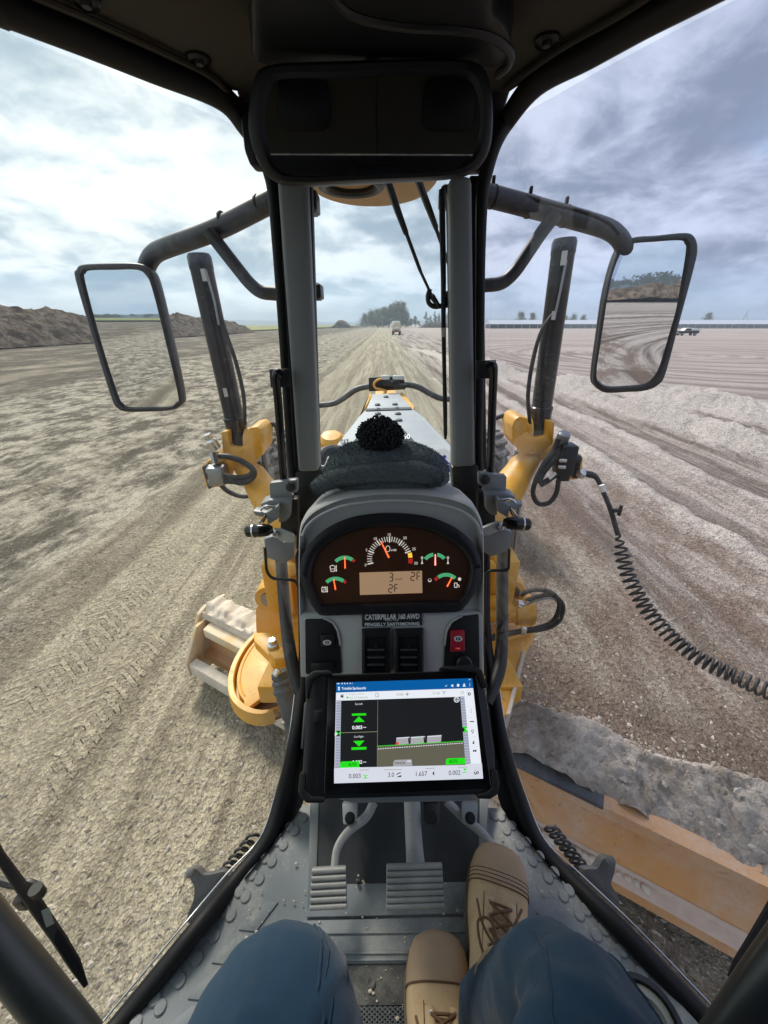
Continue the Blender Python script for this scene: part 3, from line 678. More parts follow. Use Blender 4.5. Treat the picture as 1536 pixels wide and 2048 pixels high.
for q in ((.02, .60), (.08, .50), (.13, .38), (.16, .22)):
    b = MB(); c = bp(-.035, *q); b.lathe(c, -b3, [(.02, 0), (.02, .012), (.012, .018)], 8); part('bolt', b, M['steel'], blade)
# soil crusted on the left half of the blade
b = MB(); rows = []
for s in np.linspace(.0, 1.35, 110):
    r_ = []
    for d, h in [(V((-.14, .55, 0)).lerp(V((-.12, .70, 0)), f)[0:2] if k_ == 0 else V((-.12, .70, 0)).lerp(V((.02, .735, 0)), f)[0:2] if k_ == 1 else V((.02, .735, 0)).lerp(V((.085, .70, 0)), f)[0:2] if k_ == 2 else V((.085, .70, 0)).lerp(V((.10, .60, 0)), f)[0:2]) for k_ in range(4) for f in (0, .25, .5, .75)]:
        p = bp(s, d, h); n = (float(fbm(np.array([p.x * 9]), np.array([p.y * 9 + h * 30]), 5, 91, .65)[0]) - .5) * .12
        r_.append(p + V((0, 0, n * (1 if d < .08 else .2))))
    rows.append(r_)
b.loft(rows, closed=False, cap=False); part('crusted_soil', b, M['caked'], blade, 70)
b = MB(); rng = random.Random(3)
for s in np.linspace(1.9, 3.2, 34):
    p = bp(s, .125 - .01 * rng.random(), .22); r_ = rng.uniform(.012, .045) * (1.25 - (s - 1.9) * .55)
    b.ball(p, r_ * 1.5, r_ * 1.1, r_ * .8, 7, 5, Matrix.Rotation(rng.random() * 3, 3, 'Z'))
part('soil_on_lip', b, M['caked'], blade, 70)
b = MB()
for s in np.linspace(2.45, 3.25, 20): b.ball(bp(s, .05, .67), .05, .05, .014, 8, 5)
part('worn_top_edge', (lambda q: (q.loft([[bp(s, d, h) for d, h in ((-.033, .662), (-.016, .6835), (.067, .6785), (.072, .655))] for s in np.linspace(1.9, 2.93, 12)], closed=False, cap=False), q)[1])(MB()), M['tube'], blade)
# side shift frame behind the left half: rails and gusset
b = MB(); b.prism([bp(.10, d, h) for d, h in ((.09, .62), (.17, .60), (.17, .50), (.09, .52))], b3 * 1.35, .008); part('upper_rail', b, M['dusty_yellow'], blade)
b = MB(); b.prism([bp(.06, d, h) for d, h in ((.26, .30), (.33, .28), (.33, .14), (.26, .14))], b3 * 1.3, .008); part('lower_rail', b, M['caked'], blade)
b = MB(); b.prism([bp(.02, d, h) for d, h in ((.09, .63), (.18, .61), (.34, .28), (.34, .12), (.24, .12))], b3 * .03, .004); part('side_plate', b, M['dusty_yellow'], blade)
b = MB(); b.prism([bp(.62, d, h) for d, h in ((.09, .63), (.18, .61), (.34, .28), (.34, .12), (.24, .12))], b3 * .22, .01); part('gusset', b, M['caked'], blade)

# circle: rimmed plate under the drawbar, its rear side cut off straight
CZ = -1.76
def cpx(px, py, z=CZ): return Z(px, py, z)
crim = [(560, 1234), (536, 1247), (508, 1268), (484, 1294), (466, 1324), (456, 1356), (456, 1384), (464, 1404), (480, 1420), (500, 1429), (524, 1431), (548, 1424)]
cs = spline([cpx(x, y) for x, y in crim], 6); cen = cpx(640, 1330)
def inset(p, d): v = V((cen.x - p.x, cen.y - p.y, 0)).normalized(); return p + v * d
b = MB(); b.loft([[inset(p, d) + V((0, 0, z)) for d, z in ((0.012, -.085), (0, -.08), (0, .0), (.004, .010), (.030, .012), (.035, .006), (.037, -.04), (.055, -.042))] for p in cs], closed=False, cap=False); circle = part('circle', b, M['yellow'])
b = MB(); b.prism([inset(p, .048) + V((0, 0, .004)) for p in cs[:-22]] + [cpx(490, 1420, CZ + .004), cpx(600, 1338, CZ + .004), cpx(680, 1290, CZ + .004), cpx(640, 1215, CZ + .004)], V((0, 0, -.03)), .004); part('circle_plate', b, M['yellow'], circle)
b = MB(); b.tube([inset(p, .066) + V((0, 0, .004)) for p in cs[2:-24]], .004, 8); part('weld_bead', b, M['yellow'], circle)
b = MB(); b.prism([inset(p, .03) + V((0, 0, -.065)) for p in cs] + [cpx(640, 1420, CZ - .065), cpx(660, 1300, CZ - .065)], V((0, 0, -.02))); part('wear_plate', b, mk('underside_brown', (.20, .11, .06), .7, dust=.4), circle)  # dark brown underside below the circle rim
# drawbar: A-frame of box beams, with the centre shift saddle standing on it
dz0 = CAMZ - 1.70
b = MB()
for sx in (-1, 1):
    b.prism([V((.02 + sx * .10, 4.1, dz0)), V((.02 + sx * .24, 4.1, dz0)), V((.03 + sx * .60, 1.75, dz0)), V((.03 + sx * .40, 1.75, dz0))], V((0, 0, .15)), .012)
b.prism([V((-.62, 1.30, dz0)), V((.68, 1.30, dz0)), V((.62, 1.92, dz0)), V((-.56, 1.92, dz0))], V((0, 0, .12)), .015); drawbar = part('drawbar', b, M['yellow'])
sd_pl = lambda pts, y: [Y(px, py, y) for px, py in pts]
b = MB(); b.prism(sd_pl(round2([(511, 1213), (530, 1205), (548, 1204), (556, 1180), (575, 1165), (610, 1160), (640, 1380), (580, 1340), (512, 1268)], 9), 1.82), V((0, .10, 0)), .008); br = part('shift_bracket', b, M['yellow'], drawbar)
b = MB(); b.prism([Z(px, py, -1.56) for px, py in ((508, 1265), (600, 1262), (640, 1390), (570, 1345), (508, 1282))], V((0, 0, -.06)), .006); part('shift_plate', b, M['yellow'], drawbar)
b = MB(); b.prism([Z(px, py, -1.50) for px, py in ((535, 1303), (590, 1294), (600, 1312), (548, 1318))], V((0, 0, -.08)), .01); part('wear_strip', b, M['yellow'], drawbar)
b = MB(); b.lathe(Z(546, 1293, -1.56), (0, 0, 1), [(.03, 0), (.03, .02), (.018, .024), (.018, .05), (.0, .05)], 10); part('bolt', b, M['silver'], drawbar)
b = MB(); e0 = Y(560, 1190, 1.80); b.lathe(e0 - V((.05, .02, 0)), (0, 1, 0), [(.085, -.02), (.085, .12), (.05, .12), (.05, -.02)], 22); part('pin_eye', b, M['yellow'], drawbar)
b = MB(); b.lathe(e0 - V((.05, .05, 0)), (0, 1, 0), [(.048, 0), (.048, .1)], 16); part('pin', b, M['steel'], drawbar)
# lower steel edge on the right of the drawbar, with dust on the rim
b = MB(); b.prism([Z(px, py, -1.60) for px, py in ((968, 1248), (1072, 1243), (1070, 1268), (1050, 1300), (1036, 1350), (1018, 1424), (1000, 1440), (968, 1400))], V((0, 0, -.07)), .008); part('drawbar_wing', b, M['yellow'], drawbar)
b = MB(); b.prism([Z(px, py, -1.585) for px, py in ((1045, 1300), (1052, 1300), (1021, 1428), (1012, 1428))], V((0, 0, -.10)), .004); part('dusty_edge', b, M['caked'], drawbar)
b = MB(); b.prism([Z(px, py, -1.57) for px, py in ((970, 1268), (1060, 1252), (1064, 1262), (972, 1290))], V((0, 0, -.03)), .005); part('raised_strip', b, M['yellow'], drawbar)

# boom (gooseneck frame) and saddle seen around the dash
b = MB(); top = [(745, 788), (798, 786), (823, 815), (846, 832), (904, 893), (945, 965), (602, 965), (670, 893), (718, 832), (732, 818)]
b.prism([Z(px, py, -.75) for px, py in top], V((0, 0, -.38)), .012); boom = part('boom', b, M['boom'])
b = MB()
for pl in ([(745, 790), (740, 785), (727, 820), (718, 834)], [(798, 788), (804, 784), (829, 812), (826, 820)]): b.prism([Z(px, py, -.77) for px, py in pl], V((0, 0, -.42)), .006)
part('boom_side', b, M['yellow'], boom)
for px, py in ((755, 811), (790, 810), (755, 820), (793, 818), (756, 829), (796, 829), (798, 842), (772, 795), (740, 846)):
    b = MB(); c = Z(px, py, -.75); b.lathe(c, (0, 0, 1), [(.03, 0), (.03, .015), (.018, .02)], 6); part('bolt', b, M['tube'], boom)
BP = Plane(V((0, 0, CAMZ - .75)), (0, 0, 1))
b = MB(); b.prism([BP.at(px, py, .002) for px, py in ((700, 893), (724, 862), (802, 855), (838, 893))], V((0, 0, .003))); part('decal', b, M['decal'], boom, 0)
b = MB(); text(b, 'CAT', lambda x, y: BP.at(x, y, .006), 681, 889, 9, 16, bold=.02, slope=-.03); part('lettering', b, M['decal'], boom, 0)
b = MB(); text(b, '160', lambda x, y: BP.at(x, y, .010), 801, 880, 9, 19, bold=.02); part('lettering', b, M['white'], boom, 0)
b = MB(); b.prism([Z(px, py, -.74) for px, py in ((732, 817), (822, 814), (824, 818), (731, 821))], V((0, 0, -.004))); part('cover_seam', b, M['tube'], boom, 0)
b = MB(); b.box(V((0.02, 2.3, CAMZ - 1.25)), .46, 3.2, .5, bev=.04); b.box(V((0.03, 5.2, CAMZ - 1.15)), .34, 2.8, .36, bev=.03); part('frame_beam', b, M['yellow'], boom)
b = MB(); b.box(Y(577, 1130, 1.95), .16, .5, .34, bev=.02); b.box(Y(985, 1125, 1.95), .14, .5, .34, bev=.02); b.box(V((0, 2.0, CAMZ - 1.35)), 1.0, .3, .2, bev=.02); part('saddle', b, M['yellow'], boom)
for px, py in ((583, 1135), (977, 1130), (984, 1200)):
    b = MB(); b.lathe(Y(px, py, 1.69), (0, -1, 0), [(.035, 0), (.035, .03), (.02, .04)], 14); part('saddle_bolt', b, M['yellow'], boom)
b = MB(); c = Z(664, 884, -.80); b.lathe(c, (0, -.3, 1), [(.06, -.05), (.10, 0), (.10, .03), (.07, .06), (.02, .065)], 20); part('frame_lug', b, M['yellow'], boom)
b = MB(); b.tube(spline([Z(640, 925, -.7), Z(648, 906, -.66), Z(664, 900, -.66), Z(680, 900, -.72)], 5), .03, 10); part('hose', b, M['hose'], boom)

# front bar with plate, lamp leads and the steered wheels
fb_ = [(622, 812), (668, 808), (690, 795), (712, 778), (735, 773), (812, 769), (836, 773), (862, 789), (885, 799), (920, 797)]
b = MB(); b.tube(fillet([Y(px, py, 5.1) for px, py in fb_], .12), .036, 12); bar = part('front_bar', b, M['tube'])
b = MB(); b.prism([Y(px, py, 5.0) for px, py in ((737, 755), (808, 752), (811, 779), (738, 783))], V((0, .03, 0)), .008); part('lamp_plate', b, M['black'], bar)
b = MB(); b.tube(spline([Y(px, py, 4.93) for px, py in ((768, 757), (755, 760), (748, 768), (751, 776), (762, 779), (772, 782), (768, 788), (760, 797))], 6), .014, 8); part('orange_lead', b, M['orange'], bar)
for px, py, w in ((771, 755, .10), (797, 755, .14), (782, 766, .2), (800, 772, .16)):
    b = MB(); b.box(Y(px, py, 4.9), w, .06, .05, bev=.012); part('plug', b, M['lightgrey'] if w in (.10, .14) else M['black'], bar)
def wheel(px, py, yy, sgn):
    c = V((sgn * 1.46, yy, .70)); b = MB(); R = .70; W = .36
    b.lathe(c - V((W / 2, 0, 0)), (1, 0, 0), [(.34, .02), (.56, 0), (R - .06, .015), (R - .03, .06), (R - .03, W - .06), (R - .06, W - .015), (.56, W), (.34, W - .02)], 48); w = part('front_wheel', b, M['tyre'])
    b = MB()
    for k in range(22):
        for s_ in (-1, 1):
            a = 2 * math.pi * (k + (.5 if s_ > 0 else 0)) / 22
            rm = Matrix.Rotation(a, 3, 'X') @ Matrix.Rotation(s_ * .5, 3, 'Z')
            b.box(c + V((s_ * W * .26, 0, 0)) + Matrix.Rotation(a, 3, 'X') @ V((0, 0, R - .02)), W * .5, .085, .07, rm, .012)
    part('tread', b, M['tyre'], w)
    b = MB(); b.lathe(c - V((.12, 0, 0)), (1, 0, 0), [(.02, 0), (.3, .02), (.35, -.04), (.35, .28), (.3, .22), (.02, .24)], 24); part('rim', b, M['yellow'], w)
wheel(0, 0, 5.3, -1); wheel(0, 0, 5.3, 1)

# blade lift cylinders with yokes and lift arms
def mx(side, px, py, dy=-20): return (px, py) if side < 0 else (1552 - px, py + dy)
LY = 2.2
for side in (-1, 1):
    def q(px, py, y=LY): return Y(*mx(side, px, py), y)
    topp = Y(397, 508, LY) if side < 0 else Y(1130, 477, LY); bot = Y(480, 888, LY) if side < 0 else Y(1076, 868, LY)
    b = MB(); ax = (topp - bot); L = ax.length
    b.lathe(bot, ax, [(.058, -.05), (.058, L * .14), (.061, L * .15), (.061, L * .165), (.054, L * .17), (.054, L * .93), (.0565, L * .935), (.0565, L * .985), (.050, L), (.036, L), (.030, L * .985)], 28)
    cyl = part('lift_cylinder', b, M['rod'])
    hs = [(436, 610), (450, 660), (472, 725), (487, 790), (490, 850)] if side < 0 else [(1112, 620), (1084, 660), (1066, 720), (1056, 790), (1060, 850)]
    b = MB(); b.tube(spline([Y(px, py, LY - .05) for px, py in hs], 6), [.008, .010, .011, .011, .010], 10); part('feed_hose', b, M['hose'], cyl)
    hs = [(411, 540), (428, 600), (438, 650)] if side < 0 else [(1133, 520), (1121, 580), (1108, 640)]
    b = MB(); b.tube(spline([Y(px, py, LY - .062) for px, py in hs], 5), .006, 8); part('steel_line', b, M['steel'], cyl)
    for px, py, hh in (((408, 550, 16), (451, 785, 14)) if side < 0 else ((1128, 516, 18), (1107, 631, 12))):
        b = MB(); c = Y(px, py, LY - .056); n = (C0 - c).normalized(); u = ax.normalized(); w = u.cross(n).normalized(); hw = hh * .0007; ht = hh * .0016
        b.prism([c + n * .012 + u * ht + w * hw, c + n * .012 - u * ht + w * hw, c + n * .012 - u * ht - w * hw, c + n * .012 + u * ht - w * hw], n * .001); part('sticker', b, M['lightgrey'], cyl, 0)
    # yoke round the cylinder
    b = MB(); poly = [(442, 864), (457, 861), (459, 893), (478, 897), (497, 889), (496, 857), (513, 853), (522, 859), (528, 872), (527, 903), (518, 917), (500, 930), (472, 928), (446, 908)]
    b.prism([q(px, py, LY - .10) for px, py in round2(poly, 4)], V((0, .20, 0)), .010); yoke = part('lift_yoke', b, M['yellow'])
    b = MB(); c = q(520, 884); b.lathe(c - V((.03 * side * -1, 0, 0)), (-side, 0, 0), [(.085, -.04), (.085, .02), (.07, .045), (.03, .05)], 22); part('pivot_cap', b, M['yellow'], yoke)
    # lift arm casting
    path = [(470, 905, 2.22, 27), (492, 930, 2.20, 30), (516, 965, 2.13, 33), (540, 1000, 2.05, 40), (575, 1040, 1.95, 52), (620, 1075, 1.9, 56)]
    pts = spline([q(px, py, y) for px, py, y, r in path], 5); b = MB()
    b.tube(pts, [r * 2.15 / FPX for *_, r in path], 20, flat=.8); b.tube([q(440, 912, 2.12), q(462, 918, 2.16), q(485, 925, 2.2)], [.045, .06, .06], 14); arm = part('lift_arm', b, M['yellow'], smooth=60)
    # bracket plate, valve and hoses outboard of the arm
    pl = [(402, 932), (420, 919), (455, 913), (466, 940), (458, 968), (430, 975), (412, 976)] if side < 0 else [(1558 - 1100, 0)]
    if side < 0:
        b = MB(); b.prism([Y(px, py, 2.1) for px, py in round2(pl, 6)], V((0, .03, 0)), .005); part('valve_bracket', b, M['yellow'], arm)
        b = MB(); b.prism([Y(px, py, 2.05) for px, py in ((403, 934), (411, 930), (426, 974), (417, 980))], V((0, .12, 0)), .006); part('end_plate', b, M['tube'], arm)
        b = MB(); c0, c1 = Y(418, 938, 2.06), Y(448, 952, 2.03); b.tube([c0, c1], .030, 14); b.tube([Y(421, 964, 2.06), Y(447, 962, 2.04)], .026, 12); b.box(Y(436, 948, 2.05), .09, .09, .10, bev=.012); part('valve_block', b, M['steel'], arm)
        b = MB(); b.lathe(Y(432, 897, 2.08), (-.3, -.2, 1), [(.03, 0), (.03, .05), (.02, .06), (.02, .09)], 12); b.lathe(Y(428, 905, 2.08), (.2, -.3, -1), [(.026, 0), (.026, .06)], 8); part('fitting', b, M['silver'], arm)
        for hp, r_ in (([(437, 912), (460, 914), (488, 925), (508, 942), (502, 958), (480, 966), (452, 952)], .016), ([(447, 950), (472, 955), (496, 952), (506, 944)], .014), ([(448, 962), (470, 964), (492, 960)], .014), ([(440, 968), (455, 982), (480, 992), (506, 992)], .0162), ([(526, 900), (530, 930), (540, 975)], .0162)):
            b = MB(); b.tube(spline([Y(px, py, 2.45 if r_ == .0162 else 2.0) for px, py in hp], 6), r_, 10); part('hose', b, M['hose'], arm)
    else:
        b = MB(); b.prism([Y(px, py, 2.1) for px, py in round2([(1112, 892), (1124, 897), (1145, 897), (1166, 914), (1164, 935), (1158, 958), (1140, 960), (1112, 940)], 5)], V((0, .03, 0)), .005); part('valve_bracket', b, M['yellow'], arm)
        b = MB(); b.prism([Y(px, py, 2.04) for px, py in round2([(1148, 910), (1160, 912), (1163, 920), (1157, 956), (1146, 958)], 4)], V((0, .1, 0)), .006); part('end_plate', b, M['plastic'], arm)
        b = MB(); b.box(Y(1130, 918, 2.0), .085, .10, .17, bev=.012); b.box(Y(1125, 945, 2.0), .06, .08, .08, bev=.01); b.tube([Y(1130, 915, 2.04), Y(1156, 920, 2.05)], .03, 12); part('valve_block', b, M['plastic'], arm)
        for hx, hy in ((1126, 921), (1124, 934)):
            b = MB(); b.box(Y(hx, hy, 1.93), .040, .012, .020, bev=.005); part('clip', b, M['silver'], arm)
        b = MB(); b.lathe(Y(1122, 885, 2.03), (.1, -.2, 1), [(.03, -.02), (.034, 0), (.034, .05), (.024, .06)], 12); b.lathe(Y(1124, 893, 2.03), (0, 0, -1), [(.016, 0), (.016, .05)], 10); part('fitting', b, M['steel'], arm)
        for hp, r_ in (([(1117, 878), (1104, 905), (1086, 930), (1072, 960), (1066, 985), (1073, 1004), (1086, 1009), (1101, 1003), (1113, 985), (1117, 960)], .0135), ([(1126, 896), (1106, 920), (1086, 945), (1076, 965)], .018), ([(1080, 970), (1097, 960), (1112, 948)], .016), ([(1040, 890), (1037, 925), (1028, 950), (1014, 975)], .0162)):
            b = MB(); b.tube(spline([Y(px, py, 2.45 if r_ == .0162 else 2.0) for px, py in hp], 6), r_, 10); part('hose', b, M['hose'], arm)
        b = MB(); b.tube([Y(1098, 957, 1.98), Y(1112, 946, 1.98)], .010, 8); part('label_sleeve', b, M['white'], arm)
    # hose arching behind the post
    hp = [(522, 858), (535, 848), (550, 850), (556, 866), (558, 885)] if side < 0 else [(1030, 845), (1018, 834), (1004, 832), (988, 838)]
    b = MB(); b.tube(spline([Y(px, py, 2.3) for px, py in hp], 6), .014, 8); part('return_hose', b, M['hose'], yoke)
    b = MB(); b.lathe(q(512, 925), q(545, 985) - q(512, 925), [(.028, 0), (.028, .3)], 12); part('cylinder_rod', b, M['rod'], yoke)

# coiled lead from the lift arm out to the blade
def tY(i): return 2.0 - .9 * i
start = [(1163, 947, 2.0), (1180, 949, 1.99), (1194, 957, 1.97), (1207, 985, 1.93), (1222, 1022, 1.88), (1236, 1070, 1.83)]
b = MB(); b.tube(spline([Y(*p) for p in start], 6), [.014, .02, .013, .012, .013, .013], 10); lead = part('blade_lead', b, M['hose'])
coil = [(1236, 1070, 1.83), (1244, 1108, 1.78), (1256, 1150, 1.71), (1276, 1190, 1.64), (1302, 1230, 1.56), (1345, 1276, 1.47), (1400, 1318, 1.37), (1470, 1352, 1.27), (1545, 1386, 1.16), (1640, 1420, 1.05)]
cl = spline([Y(*p) for p in coil], 60); acc = 0.; hel = []; u = V((1, 0, 0))
for i, p in enumerate(cl):
    t = (cl[min(i + 1, len(cl) - 1)] - cl[max(i - 1, 0)]).normalized(); u = (u - t * u.dot(t)).normalized(); w = t.cross(u)
    if i: acc += (p - cl[i - 1]).length
    fr = i / len(cl); R_ = .008 + .026 * min(1, fr * 9); pitch = .040 - .012 * min(1, fr * 1.6); ph = acc / pitch * 2 * math.pi if i else 0
    hel.append((p, u.copy(), w, R_, pitch))
pts = []; ph = 0.
for i in range(len(hel) - 1):
    p, u, w, R_, pitch = hel[i]; p2 = hel[i + 1][0]; dl = (p2 - p).length
    n = max(1, int(dl / pitch * 14))
    for k in range(n):
        f = k / n; a = ph + 2 * math.pi * dl / pitch * f; pts.append(p.lerp(p2, f) + u * math.cos(a) * R_ + w * math.sin(a) * R_)
    ph += 2 * math.pi * dl / pitch
b = MB(); b.tube(pts, .0065, 6); part('coil', b, M['hose'], lead, 80)
b = MB(); b.box(Y(1232, 1021, 1.85), .05, .02, .02, bev=.004); b.box(Y(1240, 1021, 1.85), .012, .02, .06, bev=.004); part('tie_hook', b, M['plastic'], lead)
b = MB(); b.lathe(Y(1160, 947, 2.0), Y(1170, 949, 2.0) - Y(1160, 947, 2.0), [(.02, -.01), (.026, 0), (.026, .02), (.018, .03)], 12); part('plug', b, M['silver'], lead)
b = MB(); b.tube([Y(1203, 970, 1.925), Y(1207, 983, 1.915)], .0155, 10); part('label_sleeve', b, M['white'], lead)

# centre shift cylinder on the right, ring lug, hoses and clamp
b = MB(); a0, a1 = Y(940, 1222, 1.72), Y(1068, 1224, 1.68); b.tube([a0, a0.lerp(a1, .72), a0.lerp(a1, .73), a1], [.062, .062, .062, .062], 24)
b.lathe(a0.lerp(a1, .70), a1 - a0, [(.062, 0), (.075, .005), (.078, .08), (.07, .10), (.02, .105)], 24); shc = part('shift_cylinder', b, M['yellow'])
b = MB(); c = Y(1023, 1178, 1.78); b.lathe(c, (-.25, -1, .2), [(.044, .05), (.072, .05), (.072, -.06), (.044, -.06), (.044, .05)], 26, cap=False); part('ring_lug', b, M['yellow'], shc)
b = MB(); b.lathe(c, (-.25, -1, .2), [(.046, -.04), (.046, -.02)], 20); part('bush', b, M['steel'], shc)
b = MB(); b.box(Y(1000, 1180, 1.85), .16, .12, .18, bev=.03); b.box(Y(1045, 1196, 1.8), .10, .06, .05, bev=.02); part('lug_base', b, M['yellow'], shc)
for hp, r_, m_ in (([(1036, 1206), (1048, 1207), (1056, 1200)], .013, 'silver'), ([(1052, 1201), (1075, 1193), (1102, 1190), (1122, 1203), (1126, 1220), (1118, 1242), (1096, 1256), (1062, 1262), (1030, 1266), (970, 1282)], .011, 'hose'),
        ([(1040, 1190), (1065, 1180), (1095, 1182), (1114, 1196), (1118, 1218), (1106, 1242), (1082, 1254), (1040, 1262), (970, 1276)], .012, 'hose'), ([(1046, 1210), (1080, 1198), (1106, 1196), (1118, 1210), (1116, 1236)], .009, 'steel')):
    b = MB(); b.tube(spline([Y(px, py, 1.55) for px, py in hp], 6), r_, 10); part('hose' if m_ == 'hose' else 'fitting', b, M[m_], shc)
b = MB(); b.lathe(Y(1035, 1206, 1.6), (0, -1, .6), [(.022, -.02), (.022, .03), (.014, .04)], 8); part('elbow', b, M['silver'], shc)
b = MB(); b.box(Y(1047, 1262, 1.53), .028, .02, .045, bev=.004); part('hose_clamp', b, M['silver'], shc)
for px0, px1, py0, py1 in ((1040, 1018, 1060, 1160), (1033, 1008, 1060, 1180)):
    b = MB(); b.tube([Y(px0, py0 - 60, 1.9), Y(px1, py1 + 40, 1.8)], .010, 8); part('steel_line', b, M['steel'], shc)

# grey bellows covered swivel on the left, below the circle bracket
b = MB(); o0 = Y(562, 1352, 1.30); o1 = Y(600, 1500, 1.12); ax = o1 - o0
b.lathe(o0, ax, [(.020, -.03), (.040, -.02), (.044, .0), (.040, .012), (.048, .018), (.050, .03), (.044, .036), (.046, .05), (.052, .056), (.052, .07), (.046, .078), (.046, .12), (.043, .125), (.043, ax.length)], 26); part('swivel_joint', b, mk('swivel_grey', (.085, .095, .105), .5, dust=.3), drawbar)
b = MB(); b.lathe(Y(556, 1346, 1.28), (-.2, -.6, .7), [(.018, 0), (.018, .02), (.010, .03)], 10); b.lathe(Y(566, 1445, 1.15), (-.3, -1, .3), [(.010, 0), (.008, .012)], 8); part('swivel_plug', b, M['silver'], drawbar)
# ------------------------------------------------------------------ cab shell
HZ = .40                                        # door head height above the eye
PY = 1.05                                       # front posts
LS = {-1: [('z', 0 - 40, -2), ('z', 10, 16), ('z', 160, 75), ('z', 300, 133), ('z', 440, 192)], 1: [('z', 1440, -40), ('z', 1380, -8), ('z', 1290, 40), ('z', 1180, 104), ('z', 1076, 162)]}
posts = {-1: [(492, 252), (524, 300), (541, 350), (548, 400), (556, 520), (565, 650), (573, 780), (582, 920)], 1: [(1018, 234), (990, 282), (973, 340), (964, 400), (961, 520), (960, 650), (959, 780), (958, 920)]}
low = {-1: [(596, 1090, 1.0), (606, 1250, .88), (606, 1348, .785), (590, 1480, .645), (565, 1592, .575), (536, 1680, .50), (472, 1762, .425), (388, 1866, .33), (240, 2048, .222), (150, 2160, .16)],
       1: [(972, 1090, 1.0), (972, 1250, .88), (984, 1360, .77), (1003, 1480, .65), (1036, 1592, .575), (1074, 1685, .50), (1142, 1762, .425), (1252, 1870, .33), (1418, 2048, .222), (1500, 2140, .165)]}
def hz(px, py): return Z(px, py, HZ)
seal = {}
for s in (-1, 1):
    A = [hz(px, py) for _, px, py in LS[s]]
    A = [A[0] + V((s * .16, -.22, 0)), A[0]] + A[1:]
    B = [Y(px, py, PY) for px, py in posts[s]]
    Cc = [Y(px, py, y) for px, py, y in low[s]]
    seal[s] = (A, B, Cc)
GL = {-1: M['glass_left'], 1: M['glass_right']}
doors = {}
for s in (-1, 1):
    A, B, Cc = seal[s]
    pts = spline(A + B + Cc, 6); n1_ = 6 * (len(A) + len(B)); rr = []
    for i in range(len(pts)):
        rr.append(.021 if i < 6 * len(A) - 6 else (.021 - .010 * min(1, (i - 6 * len(A) + 6) / 30) if i < n1_ else .011 + .008 * min(1, (i - n1_) / 20)))
    b = MB(); b.tube(pts, rr, 12); d = part('door', b, M['rubber'], smooth=60); doors[s] = d
    tag(d, 'cab door with clear greenish glass' if s < 0 else 'cab door with lilac tinted glass')
    # bright edge of the glass along the sill
    off = [(-9, -3), (-10, -4), (-10, -3), (-11, -2), (-13, -2), (-14, -4), (-17, -12), (-20, -12), (-22, -14), (-24, -16)]
    e = []
    for (px, py, y), (ox, oy) in list(zip(low[s], off))[2:]:
        e.append(Y(px - s * ox * 1.15, py + oy * 1.1, y + .004))
    b = MB(); b.tube(spline(e, 6), .0018, 6); part('glass_edge', b, M['silver'], d)
    # glass: ruled between door head + front post and the sill
    head = A[::-1]; ns = 24
    top_pts = spline(head, 8); sill = spline(Cc[4:] + [V((s * .62, -.30, Cc[-1].z)), V((s * .80, -.80, Cc[-1].z))], 8)
    top_pts = top_pts[:-1] + spline([top_pts[-1], V((s * .86, -.20, CAMZ + HZ)), V((s * .86, -.80, CAMZ + HZ))], 8)
    def resamp(p, n):
        L = [0.]
        for i in range(1, len(p)): L.append(L[-1] + (p[i] - p[i - 1]).length)
        out, j = [], 0
        for k in range(n):
            t = L[-1] * k / (n - 1)
            while j < len(p) - 2 and L[j + 1] < t: j += 1
            out.append(p[j].lerp(p[j + 1], max(0, min(1, (t - L[j]) / max(1e-9, L[j + 1] - L[j])))))
        return out
    ta, sa_ = resamp(top_pts, ns), resamp(sill, ns); front = resamp(spline(B + Cc[:5], 6), 30)
    rows = []
    for j in range(30):
        f = j / 29; row = []
        for k in range(ns):
            g_ = k / (ns - 1); p = ta[k].lerp(sa_[k], f); edge = ta[0].lerp(sa_[0], f); p = p + (front[j] - edge) * (1 - g_) ** 2; row.append(p + V((s * .012, .004, 0)))
        rows.append(row)
    b = MB(); b.loft(rows, closed=False, cap=False); part('glass', b, GL[s], d, 80)
# windscreen
b = MB(); b.face([Y(px, py, 1.09) for px, py in ((596, 340), (915, 340), (930, 985), (620, 985))]); part('windscreen', b, M['glass_front'], None, 0)

